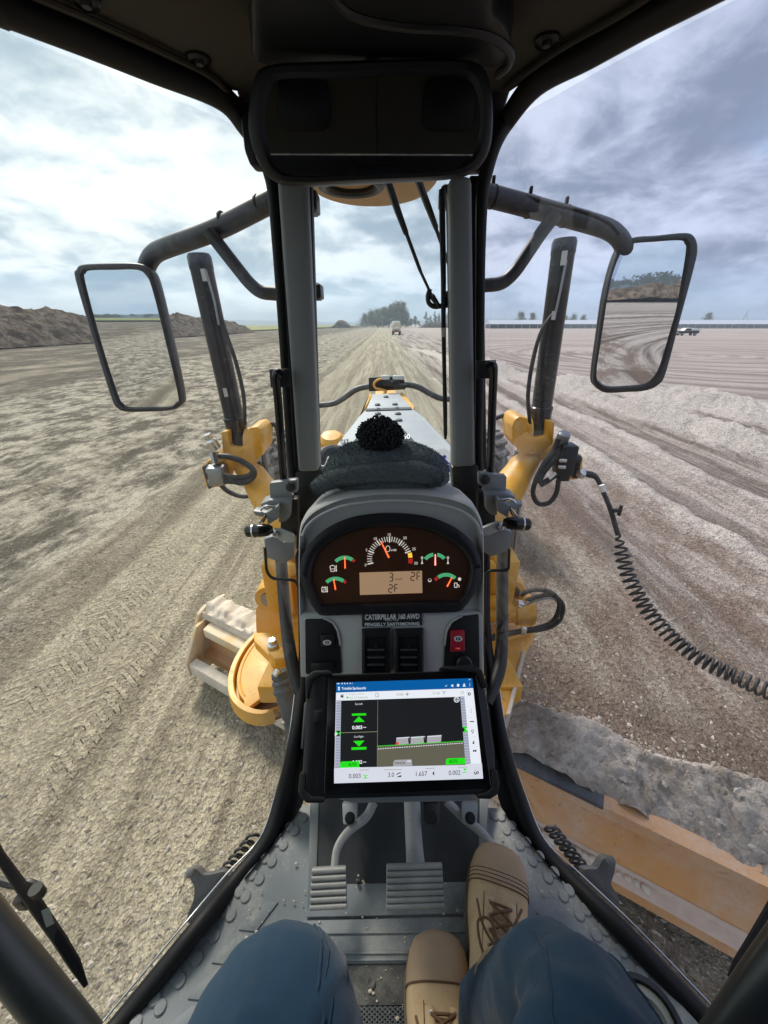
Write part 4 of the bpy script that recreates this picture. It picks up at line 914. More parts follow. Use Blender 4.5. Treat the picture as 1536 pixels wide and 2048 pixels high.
# front posts: grey trim, black outer and inner strips
for s, tr_, inner, lowp in ((-1, [(552, 350), (613, 350), (638, 944), (596, 946)], [(612, 350), (622, 350), (640, 944), (636, 944)], [(590, 944), (646, 942), (640, 1100), (588, 1100)]),
                            (1, [(900, 350), (945, 350), (951, 934), (905, 936)], [(895, 380), (901, 380), (909, 936), (904, 936)], [(903, 934), (957, 932), (966, 1100), (915, 1100)])):
    b = MB(); b.prism([Y(px, py, 1.02) for px, py in tr_], V((0, .05, 0)), .012, 3); p = part('front_post', b, M['trim'])
    b = MB(); b.prism([Y(px, py, 1.055) for px, py in inner], V((0, .03, 0)), .003); part('windscreen_seal', b, M['rubber'], p)
    b = MB(); b.prism([Y(px, py, 1.03) for px, py in lowp], V((0, .05, 0)), .006); part('lower_cover', b, M['black'], p)
    ox = [(544, 350), (560, 350), (602, 950), (576, 950)] if s < 0 else [(940, 350), (966, 350), (974, 940), (946, 940)]
    b = MB(); b.prism([Y(px, py, 1.075) for px, py in ox], V((0, .05, 0)), .004); part('post_flange', b, M['black'], p)
    # tubular lower post running in to the floor
    lp = [(562, 1085, 1.06), (563, 1130, 1.02), (572, 1240, .90), (581, 1310, .82), (592, 1360, .77), (612, 1412, .72)] if s < 0 else [(1006, 1085, 1.06), (1005, 1130, 1.02), (1004, 1240, .90), (1002, 1310, .82), (994, 1352, .77), (972, 1405, .71)]
    b = MB(); b.tube(spline([Y(*q) for q in lp], 6), .0185, 14); part('lower_tube', b, M['black'], p)
    # clamps of the wing mirror arm seen past the post
    for (x0, y0, x1, y1) in (((611, 388, 636, 424), (618, 569, 645, 599)) if s < 0 else ((880, 380, 902, 412), (886, 584, 905, 606))):
        b = MB(); c = Y((x0 + x1) / 2, (y0 + y1) / 2, 1.16); w = (x1 - x0) / FPX * 1.05; h = (y1 - y0) / FPX * 1.0; b.box(c, w * .7, .05, h, bev=.004)
        b.box(c + V((-s * w * .3, 0, 0)), w * .35, .06, h * .85, bev=.004); part('arm_clamp', b, M['black'], p)
    # upper catch plate and the tubular pull
    sq = [(538, 738), (579, 738), (580, 774), (541, 776)] if s < 0 else [(953, 722), (993, 720), (992, 757), (954, 758)]
    b = MB(); b.prism([Y(px, py, 1.0) for px, py in sq], V((0, .008, 0)), .002); part('pull_plate', b, M['black'], doors[s])
    pp = [(566, 752), (556, 746), (552, 756), (556, 800), (561, 870), (567, 962)] if s < 0 else [(974, 736), (984, 731), (987, 742), (985, 800), (983, 870), (980, 950)]
    b = MB(); b.tube(spline([Y(px, py, .975) for px, py in pp], 6), .0105, 12); part('door_pull', b, mk('pull_black', (.012, .012, .013), .16) if s < 0 else bpy.data.materials['pull_black'], doors[s])

# door catches
for s in (-1, 1):
    def q(px, py, y=.95): return Y(*mx(s, px, py, -14), y)
    b = MB(); b.prism([q(px, py) for px, py in round2([(538, 966), (595, 959), (595, 985), (582, 987), (580, 1005), (540, 1005)], 5)], V((0, .02, 0)), .003)
    b.prism([q(px, py, .93) for px, py in ((520, 1008), (540, 1000), (581, 1000), (580, 1034), (570, 1044), (557, 1046), (556, 1012), (522, 1014))], V((0, .05, 0)), .004)
    b.prism([q(px, py, .925) for px, py in ((527, 1078), (548, 1072), (566, 1085), (589, 1080), (589, 1117), (568, 1128), (532, 1116))], V((0, .05, 0)), .004); ca = part('door_catch', b, M['latch'], doors[s])
    b = MB(); b.prism([q(px, py, .955) for px, py in ((562, 1000), (596, 998), (598, 1100), (560, 1090))], V((0, .03, 0)), .003); b.lathe(q(583, 972, .945), (0, -1, 0), [(.013, 0), (.013, .01), (.008, .012)], 12); part('catch_body', b, M['black'], doors[s])
    b = MB(); b.prism([q(px, py, .90) for px, py in ((506, 1022), (532, 1026), (556, 1012), (556, 1038), (536, 1050), (533, 1036), (509, 1031))], V((0, .03, 0)), .003); part('striker', b, M['latch'], doors[s])
    b = MB(); b.tube(fillet([q(px, py, .905) for px, py in ((526, 1044), (534, 1028), (556, 1016), (530, 1011), (521, 1020))], .01), .0035, 8); b.tube([q(519, 1046, .90), q(531, 1029, .90)], .003, 8); part('spring_loop', b, M['silver'], doors[s])
    b = MB(); b.prism([q(px, py, .885) for px, py in round2([(548, 1059), (561, 1060), (588, 1071), (587, 1086), (575, 1086), (556, 1078), (546, 1070)], 3)], V((0, .012, 0)), .003); lev = part('handle', b, M['lightgrey'], doors[s])
    b = MB(); b.lathe(q(552, 1067, .882), (0, -1, .2), [(.010, 0), (.010, .004), (.006, .005), (.006, .002)], 16); part('rivet', b, M['silver'], doors[s])
    k0, k1 = q(493, 1063, .88), q(546, 1059, .88); L = (k1 - k0).length
    b = MB(); b.lathe(k0, k1 - k0, [(.012, -.001), (.0155, .003), (.0165, .014), (.0165, .020), (.0175, .022), (.0175, L * .55), (.0155, L * .82), (.010, L * .96)], 20); part('knob', b, mk('knob_black', (.010, .010, .011), .18) if s < 0 else bpy.data.materials['knob_black'], doors[s])
    b = MB(); b.lathe(k0, k1 - k0, [(.0172, .0165), (.0184, .017), (.0184, .021), (.0172, .0215)], 20); part('knob_ring', b, M['silver'], doors[s])
    rp = [(530, 1096), (533, 1142), (543, 1157), (590, 1160), (598, 1174), (601, 1345)] if s < 0 else [(1018, 1098), (1017, 1141), (978, 1141), (970, 1154), (970, 1350)]
    b = MB(); b.tube(fillet([Y(px, py, .86) for px, py in rp], .014), .0042, 10); part('catch_rod', b, M['black'], doors[s])

# black lining between the door seal and the floor
for s, inn in ((-1, [(612, 1330, -.84), (614, 1480, -.95), (612, 1560, -1.06), (604, 1612, -1.14), (545, 1688, -1.14), (490, 1755, -1.14)]), (1, [(968, 1330, -.84), (982, 1480, -.95), (992, 1560, -1.06), (1004, 1618, -1.14), (1064, 1690, -1.14), (1124, 1760, -1.14)])):
    Cc = seal[s][2]; b = MB(); o_ = resamp(spline(Cc[1:7], 5), 20); i_n = resamp(spline([Z(*q) for q in inn], 5), 20)
    b.loft([[o_[k].lerp(i_n[k], f) + V((0, 0, -.02 * math.sin(f * 3.14))) for f in (0, .33, .66, 1)] for k in range(20)], closed=False, cap=False); part('kick_lining', b, M['rubber'], None, 60)

# roof: headliner, trim, visor box, studs
L_, R_ = [hz(px, py) for _, px, py in LS[-1]], [hz(px, py) for _, px, py in LS[1]]
rim = [V((-.86, -.85, CAMZ + HZ)), V((-.86, -.2, CAMZ + HZ))] + L_ + [Y(500, 262, PY), Y(1010, 240, PY)] + R_[::-1] + [V((.86, -.2, CAMZ + HZ)), V((.86, -.85, CAMZ + HZ))]
for p in rim: p.z = CAMZ + HZ
b = MB(); b.prism([p + V((0, 0, .012)) for p in rim], V((0, 0, .06))); roof = part('roof', b, M['headliner'], None, 0)
b = MB(); b.prism([p * 1. + V((-.06 if p.x < 0 else .06, .10 if p.y > .5 else 0, .075)) for p in rim], V((0, 0, .10)), .02); part('roof_shell', b, M['yellow'], roof)
b = MB(); vb = round2([(496, -260), (505, 128), (560, 138), (930, 138), (1005, 140), (1024, 100), (1012, 60), (985, 40), (985, -260)], 22)
b.prism([Z(px, py, HZ - .035) for px, py in vb], V((0, 0, .045)), .006); part('overhead_console', b, M['plastic'], roof)
b = MB(); b.tube(spline([Z(px, py, HZ - .036) for px, py in ((640, -30), (700, 28), (800, 52), (900, 58), (975, 70), (1016, 98), (1020, 125), (995, 150))], 6), .006, 8); part('console_rim', b, M['plastic'], roof)
for px, py in ((175, 20), (400, 134), (1092, 98)):
    b = MB(); c = hz(px, py); b.lathe(c + V((0, 0, .012)), (0, 0, -1), [(.020, -.004), (.020, .004), (.016, .008), (.016, .004), (.008, .004), (.006, .010), (.0, .010)], 20); part('headliner_stud', b, M['plastic'], roof)
for s, pts in ((-1, [(40, -20), (185, 40), (330, 106), (420, 152), (470, 196), (500, 200)]), (1, [(1330, -30), (1240, 30), (1130, 92), (1060, 140), (1010, 178)])):
    b = MB(); b.tube(spline([Z(px, py, HZ + .004) for px, py in pts], 6), .005, 8); part('headliner_piping', b, M['headliner'], roof)
b = MB(); b.prism([Y(px, py, 1.0) for px, py in round2([(480, 232), (500, 215), (520, 220), (520, 332), (500, 331), (488, 300)], 8)], V((0, .04, 0)), .005); part('speaker_cover', b, M['plastic'], roof)
b = MB(); b.prism([Y(px, py, 1.06) for px, py in ((470, 176), (1030, 150), (996, 262), (975, 338), (545, 350), (505, 262))], V((0, .04, 0)), .006); part('front_header', b, M['black'], roof)
# rear of the cab, seen in the inside mirror
b = MB(); b.box(V((0, -.86, CAMZ + .27)), 1.72, .03, .27); rear = part('rear_panel', b, M['rearpanel'], None, 0)
b = MB(); b.box(V((0, -.87, CAMZ - .55)), 1.72, .04, 1.36); part('rear_wall', b, M['rubber'], rear, 0)
for s in (-1, 1):
    b = MB(); b.prism([V((s * .33 + dx_ * .115, -.845, CAMZ + .30 + dz_ * .085)) for dx_, dz_ in round2([(-1, -1), (1, -1), (1, 1), (-1, 1)], .5)], V((0, .02, 0)), .006); part('speaker', b, M['plastic'], rear)
b = MB(); b.box(V((0, -.844, CAMZ + .27)), .004, .004, .27); part('panel_seam', b, M['rubber'], rear, 0)
b = MB(); b.prism([V((x_, -.55, CAMZ + z_)) for x_, z_ in round2([(-.26, -.62), (.26, -.62), (.24, .0), (.13, .06), (.11, .13), (-.11, .13), (-.13, .06), (-.24, .0)], .05)], V((0, .12, 0)), .04, 4); seat = part('seat', b, mk('seat_fabric', (.025, .026, .03), .95, bump=.001, bscale=300))
b = MB(); b.box(V((0, -.28, CAMZ - .72)), .5, .5, .13, bev=.05, seg=4); b.box(V((0, -.3, CAMZ - .95)), .3, .3, .36, bev=.03); part('cushion', b, bpy.data.materials['seat_fabric'], seat)

# inside mirror
ip = Plane(T(742, 245, .62), (0.02, -1.95, -.36)); iout = spl2([(512, 160), (545, 134), (640, 128), (850, 122), (945, 128), (976, 165), (983, 240), (975, 305), (945, 345), (890, 358), (740, 366), (600, 372), (548, 362), (516, 320), (500, 250)], 6)
iin = spl2([(545, 172), (580, 158), (680, 158), (850, 150), (925, 155), (952, 185), (960, 240), (950, 300), (925, 330), (870, 342), (740, 348), (620, 352), (568, 346), (542, 310), (532, 240)], 6)
def ringmesh(b, P_, out, inn, h0, h1):
    n = len(out); b.loft([[P_.at(*out[i], 0) for i in range(n)], [P_.at(*out[i], h0) for i in range(n)], [P_.at(out[i][0] * .7 + inn[i][0] * .3, out[i][1] * .7 + inn[i][1] * .3, h1) for i in range(n)], [P_.at(out[i][0] * .25 + inn[i][0] * .75, out[i][1] * .25 + inn[i][1] * .75, h1) for i in range(n)], [P_.at(*inn[i], h0 * .5) for i in range(n)], [P_.at(*inn[i], 0) for i in range(n)]], cap=False)
b = MB(); ringmesh(b, ip, iout, iin, .010, .016); b.prism([ip.at(px, py, -.03) for px, py in iout], ip.n * .026, .008); im = part('inside_mirror', b, M['plastic'], None, 50)
b = MB(); b.face([ip.at(px, py, .003) for px, py in iin]); part('mirror_glass', b, M['dim_mirror'], im, 0)
b = MB(); b.tube([ip.at(745, 200, -.02), ip.at(745, 130, -.06), Z(745, 110, HZ)], .012, 10); part('mirror_stem', b, M['black'], im)

# wing mirrors with their tubular arms
def refl(px, py, t, r): d = ray(px, py).normalized(); return Plane(T(px, py, t), (V(r).normalized() - d))
mo = {-1: [(170, 530), (225, 527), (280, 528), (303, 540), (318, 575), (345, 690), (366, 790), (362, 810), (345, 819), (300, 822), (255, 822), (238, 815), (226, 795), (190, 680), (155, 560), (157, 540)],
      1: [(1233, 499), (1260, 477), (1312, 472), (1366, 467), (1384, 474), (1391, 495), (1386, 530), (1358, 635), (1330, 741), (1315, 768), (1288, 780), (1250, 783), (1209, 784), (1190, 772), (1184, 752), (1194, 674), (1209, 577)]}
mi_ = {-1: [(183, 541), (230, 540), (275, 540), (293, 551), (306, 580), (335, 695), (357, 790), (353, 803), (340, 812), (300, 813), (260, 813), (247, 806), (237, 788), (205, 690), (172, 565), (173, 547)],
       1: [(1239, 510), (1260, 489), (1308, 484), (1358, 481), (1368, 488), (1370, 508), (1350, 624), (1334, 680), (1319, 729), (1307, 752), (1288, 767), (1250, 771), (1217, 772), (1200, 764), (1192, 745), (1202, 674), (1219, 569)]}
for s in (-1, 1):
    P_ = refl(262, 640, 1.12, (-.20, -1, -.008)) if s < 0 else refl(1282, 612, 1.16, (.16, -1, -.028))
    mo_s, mi_s = spl2(mo[s], 4), spl2(mi_[s], 4)
    arm = [(548, 400), (430, 462), (342, 492), (308, 506), (293, 530), (288, 566)] if s < 0 else [(960, 387), (1090, 421), (1180, 446), (1222, 460), (1245, 482), (1256, 520)]
    ay = 1.16; mc = P_.p
    b = MB(); pts = [Y(px, py, ay + (.20 * i / 5)) for i, (px, py) in enumerate(arm)]; b.tube(fillet(pts, .09, 8), .0235, 16); am = part('mirror_arm', b, M['tube'])
    st_ = [(418, 463), (440, 492), (498, 566), (520, 585), (556, 588)] if s < 0 else [(1112, 428), (1085, 462), (1030, 545), (1004, 568), (955, 572)]
    b = MB(); b.tube(fillet([Y(px, py, 1.17) for px, py in st_], .06, 6), .0165, 14); part('strut', b, M['tube'], am)
    for f_ in (.12, .45) if s < 0 else (.1, .42, .75):
        b = MB(); p0 = pts[0].lerp(pts[2], f_ * 1.0); dd = (pts[1] - pts[0]).normalized(); b.lathe(p0 - dd * .002, dd, [(.0240, 0), (.0249, .001), (.0249, .006), (.0240, .007)], 16)
        if s > 0: b.box(p0 + V((0, 0, .031)), .008, .01, .018, bev=.002)
        part('cable_tie', b, M['rubber'], am)
    if s > 0:
        b = MB(); b.tube(spline([Y(px, py, 1.17) for px, py in ((958, 366), (1000, 378), (1050, 392), (1110, 410), (1165, 424), (1215, 445), (1238, 470))], 5), .004, 8); part('mirror_lead', b, M['hose'], am)
    b = MB(); ringmesh(b, P_, mo_s, mi_s, .010, .015); b.prism([P_.at(px, py, -.035) for px, py in mo_s], P_.n * .031, .012); wm = part('wing_mirror', b, mk('mirror_shell', (.040, .043, .050), .45, dust=.2) if s < 0 else bpy.data.materials['mirror_shell'], None, 50)
    b = MB(); b.face([P_.at(px, py, .004) for px, py in mi_s]); part('mirror_glass', b, M['mirror'], wm, 0)

# roof lamp housing ahead of the windscreen, and the wipers
b = MB(); c = Y(742, 372, 1.32); b.lathe(c, (0, .05, 1), [(.05, -.006), (.14, -.006), (.165, 0), (.178, .012), (.178, .03), (.12, .05), (.02, .055)], 44); lamp = part('roof_cap', b, M['tan'])
b = MB(); ca_ = [V((c.x - .05 + .075 * math.cos(a), c.y - .06 + .075 * math.sin(a), c.z - .010)) for a in [2 * math.pi * k / 40 for k in range(41)]]; b.tube(ca_, .014, 10); part('lamp_ring', b, M['black'], lamp)
b = MB(); b.lathe(V((c.x + .10, c.y - .07, c.z - .004)), (0, 0, -1), [(.008, 0), (.008, .005), (.004, .006)], 10); part('screw', b, M['steel'], lamp)
def wiper(arm_pts, blade_pts, y, mount=None, loops=()):
    b = MB(); b.tube([Y(px, py, y) for px, py, r in arm_pts], [r / FPX * 1.05 for *_, r in arm_pts], 8, flat=.6); w = part('wiper', b, M['black'], smooth=40)
    for q in loops: b = MB(); b.tube(spline([Y(px, py, y) for px, py in q], 6), .006, 8); part('washer_hose', b, M['hose'], w)
    if blade_pts: b = MB(); b.tube([Y(px, py, y - .012) for px, py, r in blade_pts], [r / FPX * 1.05 for *_, r in blade_pts], 8, flat=.9); part('blade', b, M['rubber'], w)
    return w
w1 = wiper([(768, 340, 11), (795, 420, 10), (812, 466, 8), (814, 470, 5.5), (840, 540, 5.5), (842, 545, 4.5), (862, 588, 4.5), (864, 592, 9), (878, 614, 7)], [(884, 379, 6), (885, 460, 6), (886, 505, 6), (887, 560, 5.5), (887, 640, 5), (889, 760, 4.5), (890, 800, 5.2), (891, 868, 4.5), (891, 878, 2.5)], 1.13,
            loops=([(860, 578), (856, 592), (858, 606), (868, 613), (882, 612)], [(905, 600), (895, 610), (886, 612)]))
b = MB(); b.box(Y(897, 604, 1.13), .022, .02, .025, bev=.004); b.tube([Y(884, 606, 1.13), Y(906, 600, 1.13)], .010, 8); part('blade_pivot', b, M['black'], w1)
b = MB(); b.box(Y(887, 665, 1.105), .006, .003, .022); part('blade_label', b, M['white'], w1, 0)
wiper([(829, 340, 11), (855, 410, 10), (872, 455, 8), (873, 460, 5.5), (905, 550, 5)], None, 1.16)
# side door wipers and inside grab rails, low in the corners
for s in (-1, 1):
    def q(px, py, t): return T(px, py, t) if s < 0 else T(px, py, t)
    if s < 0:
        bl = [(-40, 1640, 9), (0, 1712, 10), (40, 1770, 12), (75, 1815, 14), (120, 1880, 13), (150, 1928, 12), (172, 1972, 5)]
        b = MB(); b.tube([T(px, py, .64) for px, py, r in bl], [r / FPX * .50 for *_, r in bl], 8, flat=.7); w = part('door_wiper', b, M['rubber'], doors[s])
        b = MB(); b.tube(spline([T(px, py, .65) for px, py in ((-10, 1760), (30, 1770), (55, 1765), (80, 1778), (78, 1792))], 5), .006, 8); b.lathe(T(76, 1784, .645), (0, 0, 1), [(.010, -.008), (.010, .012)], 12); b.box(T(48, 1800, .65), .018, .02, .03, bev=.004); part('wiper_arm', b, M['black'], doors[s])
        b = MB(); b.prism([T(px, py, .632) for px, py in ((82, 1822), (98, 1814), (108, 1846), (92, 1854))], V((0, 0, -.002))); part('wiper_clip', b, M['trim'], doors[s])
        gr = [(-70, 1800), (0, 1890), (70, 1975), (165, 2095)]
    else:
        bl = [(1600, 1720, 10), (1545, 1820, 12), (1510, 1880, 12), (1478, 1930, 11), (1462, 1958, 7)]
        b = MB(); b.tube([T(px, py, .66) for px, py, r in bl], [r / FPX * .58 for *_, r in bl], 8, flat=.7); part('door_wiper', b, M['rubber'], doors[s])
        gr = [(1610, 1850), (1540, 1950), (1480, 2040), (1440, 2100)]
    b = MB(); b.tube(spline([T(px, py, .50) for px, py in gr], 5), .025, 18); part('grab_rail', b, mk('rail_grey', (.06, .065, .065), .32, metal=.3, var=.3, scale=14) if s < 0 else bpy.data.materials['rail_grey'], doors[s])
# step brackets and spiral wrapped hoses outside the door sills
b = MB(); b.prism([T(px, py, 1.02) for px, py in round2([(372, 1745), (380, 1735), (392, 1737), (405, 1750), (424, 1748), (446, 1742), (470, 1760), (380, 1850), (370, 1842), (386, 1800), (388, 1775)], 5)], V((0, .02, -.03)), .004); sb_ = part('step_bracket', b, M['bracket'])
b = MB(); b.lathe(T(381, 1746, 1.0), (0, -.4, 1), [(.010, 0), (.010, .006), (.006, .008)], 12); part('bolt', b, M['bracket'], sb_)
b = MB(); b.prism([T(px, py, 1.03) for px, py in round2([(1195, 1738), (1206, 1718), (1222, 1712), (1232, 1724), (1230, 1745), (1222, 1768), (1240, 1800), (1236, 1822), (1172, 1765), (1168, 1738)], 5)], V((0, .02, -.03)), .004); sb2 = part('step_bracket', b, M['bracket'])
b = MB(); b.lathe(T(1220, 1722, 1.01), (0, -.4, 1), [(.012, 0), (.012, .006), (.007, .008)], 12); part('bolt', b, M['bracket'], sb2)
for p0, p1, nn, sbx in (((440, 1752), (508, 1672), 6, sb_), ((1098, 1652), (1178, 1752), 8, sb2)):
    pts = []
    for i in range(nn * 14 + 1):
        f = i / (nn * 14); a = f * nn * 2 * math.pi; w = 13 if p0[0] > 1000 else 10
        pts.append(T(p0[0] + (p1[0] - p0[0]) * f + w * math.cos(a), p0[1] + (p1[1] - p0[1]) * f + w * .55 * math.sin(a), 1.12 + .015 * math.sin(a)))
    b = MB(); b.tube(pts, .0042, 7); h = part('wrapped_hose', b, M['hose'], sbx, 80)
# ------------------------------------------------------------------ steering console with the instrument cluster
CP = plane3(Y(785, 1030, .70), Y(785, 1230, .615), Y(785, 1030, .70) + V((1, 0, 0)))
DP = plane3(Y(785, 1230, .615), Y(785, 1342, .56), Y(785, 1230, .615) + V((1, 0, 0)))
def K(x, y): return 580 + x * .27344, 980 + y * .27344
outl = [(598, 1232), (597, 1175), (597, 1120), (599, 1068), (609, 1042), (634, 1020), (682, 1000), (740, 991), (790, 989), (850, 991), (905, 1000), (944, 1016), (960, 1040), (967, 1068), (968, 1120), (968, 1175), (968, 1230)]
ol = [(p.x, p.y) for p in spline([V((x, y, 0)) for x, y in outl], 6)]
b = MB(); rings = []
cxw = CP.at(784, 1100).x
for dyv, dzv, sc, off in ((.010, 0, .955, -.007), (.003, 0, .975, -.003), (0, 0, .99, 0), (0.004, .002, 1.0, 0), (.014, .004, 1.008, 0), (.05, .000, 1.012, 0), (.12, -.012, .99, 0), (.22, -.040, .92, 0), (.30, -.055, .84, 0), (.36, -.09, .80, 0)):
    r_ = []
    for px, py in ol:
        p = CP.at(px, py, off); r_.append(V((cxw + (p.x - cxw) * sc, p.y + dyv, p.z + dzv * (1 if p.z > CP.at(784, 1180).z else .2))))
    rings.append(r_)
b.loft(rings, closed=True, cap=True); dash = part('dashboard', b, M['dash'], None, 50)
b = MB(); b.prism([DP.at(px, py, -.001) for px, py in round2([(598, 1228), (968, 1226), (967, 1352), (601, 1356)], 4)], V((0, .12, -.02)), .004); part('lower_fascia', b, M['dash'], dash)
b = MB(); b.tube(spline([CP.at(px, py, .0005) for px, py in [(604, 1072), (618, 1048), (650, 1026), (700, 1009), (785, 1001), (865, 1007), (920, 1021), (952, 1044), (962, 1068)]], 8), .003, 8); part('hood_lip', b, M['dash'], dash, 60)
b = MB(); b.box(V((DP.at(784, 1340).x, .66, CAMZ - .90)), .30, .14, .52, bev=.03); part('console_column', b, M['black'], dash)

# bezel and dial face
bo = spl2([K(x, y) for x, y in ((75, 580), (120, 430), (240, 300), (400, 215), (560, 178), (730, 167), (900, 176), (1060, 208), (1230, 290), (1350, 410), (1395, 560), (1372, 690), (1310, 800), (1270, 850), (1225, 880), (1050, 890), (735, 898), (420, 906), (250, 910), (200, 885), (150, 810), (95, 690))], 5)
bi = spl2([K(x, y) for x, y in ((160, 610), (200, 480), (300, 380), (440, 312), (580, 277), (730, 267), (880, 275), (1020, 303), (1160, 368), (1265, 460), (1310, 560), (1300, 660), (1275, 745), (1250, 785), (1215, 803), (1050, 808), (735, 818), (420, 826), (265, 832), (230, 822), (195, 765), (168, 690))], 5)
b = MB(); ringmesh(b, CP, bo, bi, .008, .011); clus = part('instrument_cluster', b, M['plastic'], None, 50)
face_m = NT('dial_face'); face_m.bsdf(face_m.mix(face_m.map(face_m.noise(5, 3), .3, .7), (.060, .025, .013), (.095, .042, .020)), .30, spec=.35); M['dial'] = face_m.mat  # brown cast of a warm reflection put into the face colour
M['prt_white'] = emit('dial_white', (.55, .52, .47), .4); M['prt_green'] = emit('dial_green', (.05, .26, .12), .45); M['prt_red'] = emit('dial_red', (.40, .02, .015), .3); M['prt_yel'] = emit('dial_amber', (.55, .33, .04), .6)  # gauge print given a slight glow, though the gauges are unlit
M['needle'] = emit('needle_orange', (.85, .12, .03), .75); M['pinkneedle'] = emit('needle_pale', (.85, .30, .25), .75); M['lcd'] = emit('lcd_amber', (.42, .27, .16), .25); M['lcdink'] = mk('lcd_ink', (.02, .012, .008), .5)  # needles glow by added emission; only the LCD is backlit
b = MB(); b.prism([CP.at(px, py, -.004) for px, py in bi], CP.n * .003); part('dial_face', b, M['dial'], clus, 0)
for x, y in ((245, 358), (562, 240), (893, 233), (1218, 325), (1370, 553), (112, 600), (365, 884), (605, 880), (890, 870), (1132, 855)):
    b = MB(); c = CP.at(*K(x, y), .010); b.lathe(c, CP.n, [(.0042, 0), (.0042, .0022), (.0026, .0024), (.0022, .0012), (.0, .0012)], 12); part('bezel_screw', b, M['plastic'], clus)
def kat(off): return lambda x, y: CP.at(*K(x, y), off)
def poly(mb, at, pts): mb.face([at(x, y) for x, y in pts])
def line(mb, at, pts, w):
    for (x0, y0), (x1, y1) in zip(pts, pts[1:]):
        L = math.hypot(x1 - x0, y1 - y0) or 1; nx_, ny_ = -(y1 - y0) / L * w / 2, (x1 - x0) / L * w / 2
        poly(mb, at, [(x0 + nx_, y0 + ny_), (x1 + nx_, y1 + ny_), (x1 - nx_, y1 - ny_), (x0 - nx_, y0 - ny_)])
def disc(mb, at, x, y, rx, ry=None, n=20): poly(mb, at, [(x + rx * math.cos(2 * math.pi * k / n), y - (ry or rx) * math.sin(2 * math.pi * k / n)) for k in range(n)])
def arc(mb, at, cx, cy, r0, r1, a0, a1, n=14):
    for k in range(n):
        q = [rad(a0 + (a1 - a0) * (k + j) / n) for j in (0, 1)]
        poly(mb, at, [(cx + r * math.cos(a), cy - r * math.sin(a)) for r, a in ((r0, q[0]), (r1, q[0]), (r1, q[1]), (r0, q[1]))])
A1, A2 = kat(.0002), kat(.0008)
PR = [M['prt_white'], M['prt_green'], M['prt_red'], M['prt_yel']]
# engine speed dial
b = MB(); b.m = 0; ccx, ccy = 728, 505
for k in range(31):
    a = rad(193 - 206 * k / 30)
    if k > 25: break
    mj = k % 5 == 0; r0, r1, w = (122 if mj else 128), 165, (9 if mj else 5)
    line(b, A1, [(ccx + r0 * math.cos(a), ccy - r0 * math.sin(a)), (ccx + r1 * math.cos(a), ccy - r1 * math.sin(a))], w)
for s_, x, y in (('0', 553, 558), ('5', 560, 448), ('10', 625, 366), ('15', 727, 336), ('20', 840, 360), ('25', 906, 440), ('30', 921, 545)): text(b, s_, A1, x, y, 20, align='C')
line(b, A1, [(702, 452), (700, 425), (708, 410), (718, 408), (728, 414), (732, 430), (726, 448), (702, 452)], 4); text(b, 'x100', A1, 736, 446, 14, 42, bold=.02)
b.m = 3; arc(b, A1, ccx, ccy, 138, 168, 17, 4); b.m = 2; arc(b, A1, ccx, ccy, 138, 170, 2, -12); part('speed_dial', b, PR, clus, 0)
def needle(x0, y0, x1, y1, m_='needle', w=9):
    b = MB(); L = math.hypot(x1 - x0, y1 - y0); nx_, ny_ = -(y1 - y0) / L, (x1 - x0) / L
    lo = [CP.at(*K(x, y), .0012) for x, y in ((x0 + nx_ * w / 2, y0 + ny_ * w / 2), (x1 + nx_ * w * .3, y1 + ny_ * w * .3), (x1 - nx_ * w * .3, y1 - ny_ * w * .3), (x0 - nx_ * w / 2, y0 - ny_ * w / 2))]
    b.prism(lo, CP.n * .0015); part('needle', b, M[m_], clus, 0)
needle(724, 494, 664, 374, w=11)
# four small gauges
for nm_, (cx, cy, r, g0, g1, r0, r1), nd in (('coolant_gauge', (402, 586, 106, 137, 54, 52, 42), (404, 572, 401, 490)), ('oil_gauge', (334, 742, 108, 135, 53, 51, 40), (334, 728, 320, 650)), ('steer_gauge', (1061, 562, 104, 142, 98, 0, 0), None), ('fuel_gauge', (1142, 716, 110, 127, 47, 145, 130), (1148, 705, 1184, 638))):
    b = MB(); b.m = 1
    arc(b, A1, cx, cy, r - 27, r, g0, g1)
    if nm_ == 'steer_gauge': arc(b, A1, cx, cy, r - 27, r, 80, 42)
    if r0: b.m = 2; arc(b, A1, cx, cy, r - 24, r, r0, r1, 4)
    b.m = 0
    if nm_ == 'coolant_gauge': line(b, A1, [(292, 560), (300, 595), (325, 595), (330, 560), (318, 552), (302, 552), (292, 560)], 5); line(b, A1, [(296, 577), (326, 577)], 4); line(b, A1, [(338, 550), (338, 590)], 6); disc(b, A1, 338, 590, 6)
    elif nm_ == 'oil_gauge': line(b, A1, [(233, 712), (233, 745), (262, 745), (262, 712), (233, 712)], 5); line(b, A1, [(238, 740), (258, 718)], 4); line(b, A1, [(272, 705), (272, 742)], 6); disc(b, A1, 272, 742, 6); line(b, A1, [(240, 705), (240, 712)], 5); line(b, A1, [(256, 705), (256, 712)], 5)
    elif nm_ == 'steer_gauge':
        for x in (966, 1155): line(b, A1, [(x - 8, 495), (x, 486), (x + 8, 495), (x, 504), (x - 8, 495)], 4); line(b, A1, [(x, 506), (x, 522)], 5); poly(b, A1, [(x - 9, 540), (x, 518), (x + 9, 540)])
    else: line(b, A1, [(1203, 712), (1203, 680), (1222, 680), (1222, 712), (1203, 712)], 5); line(b, A1, [(1222, 690), (1236, 696), (1236, 712)], 5); disc(b, A1, 1240, 652, 12); disc(b, A1, 1022, 660, 13); b.m = 0
    part(nm_, b, PR, clus, 0)
    if nd: needle(*nd)
b = MB(); disc(b, kat(.0006), 1022, 657, 9); part('warning_lamp', b, M['dial'], clus, 0)
needle(1062, 550, 1062, 470, 'pinkneedle', 10)
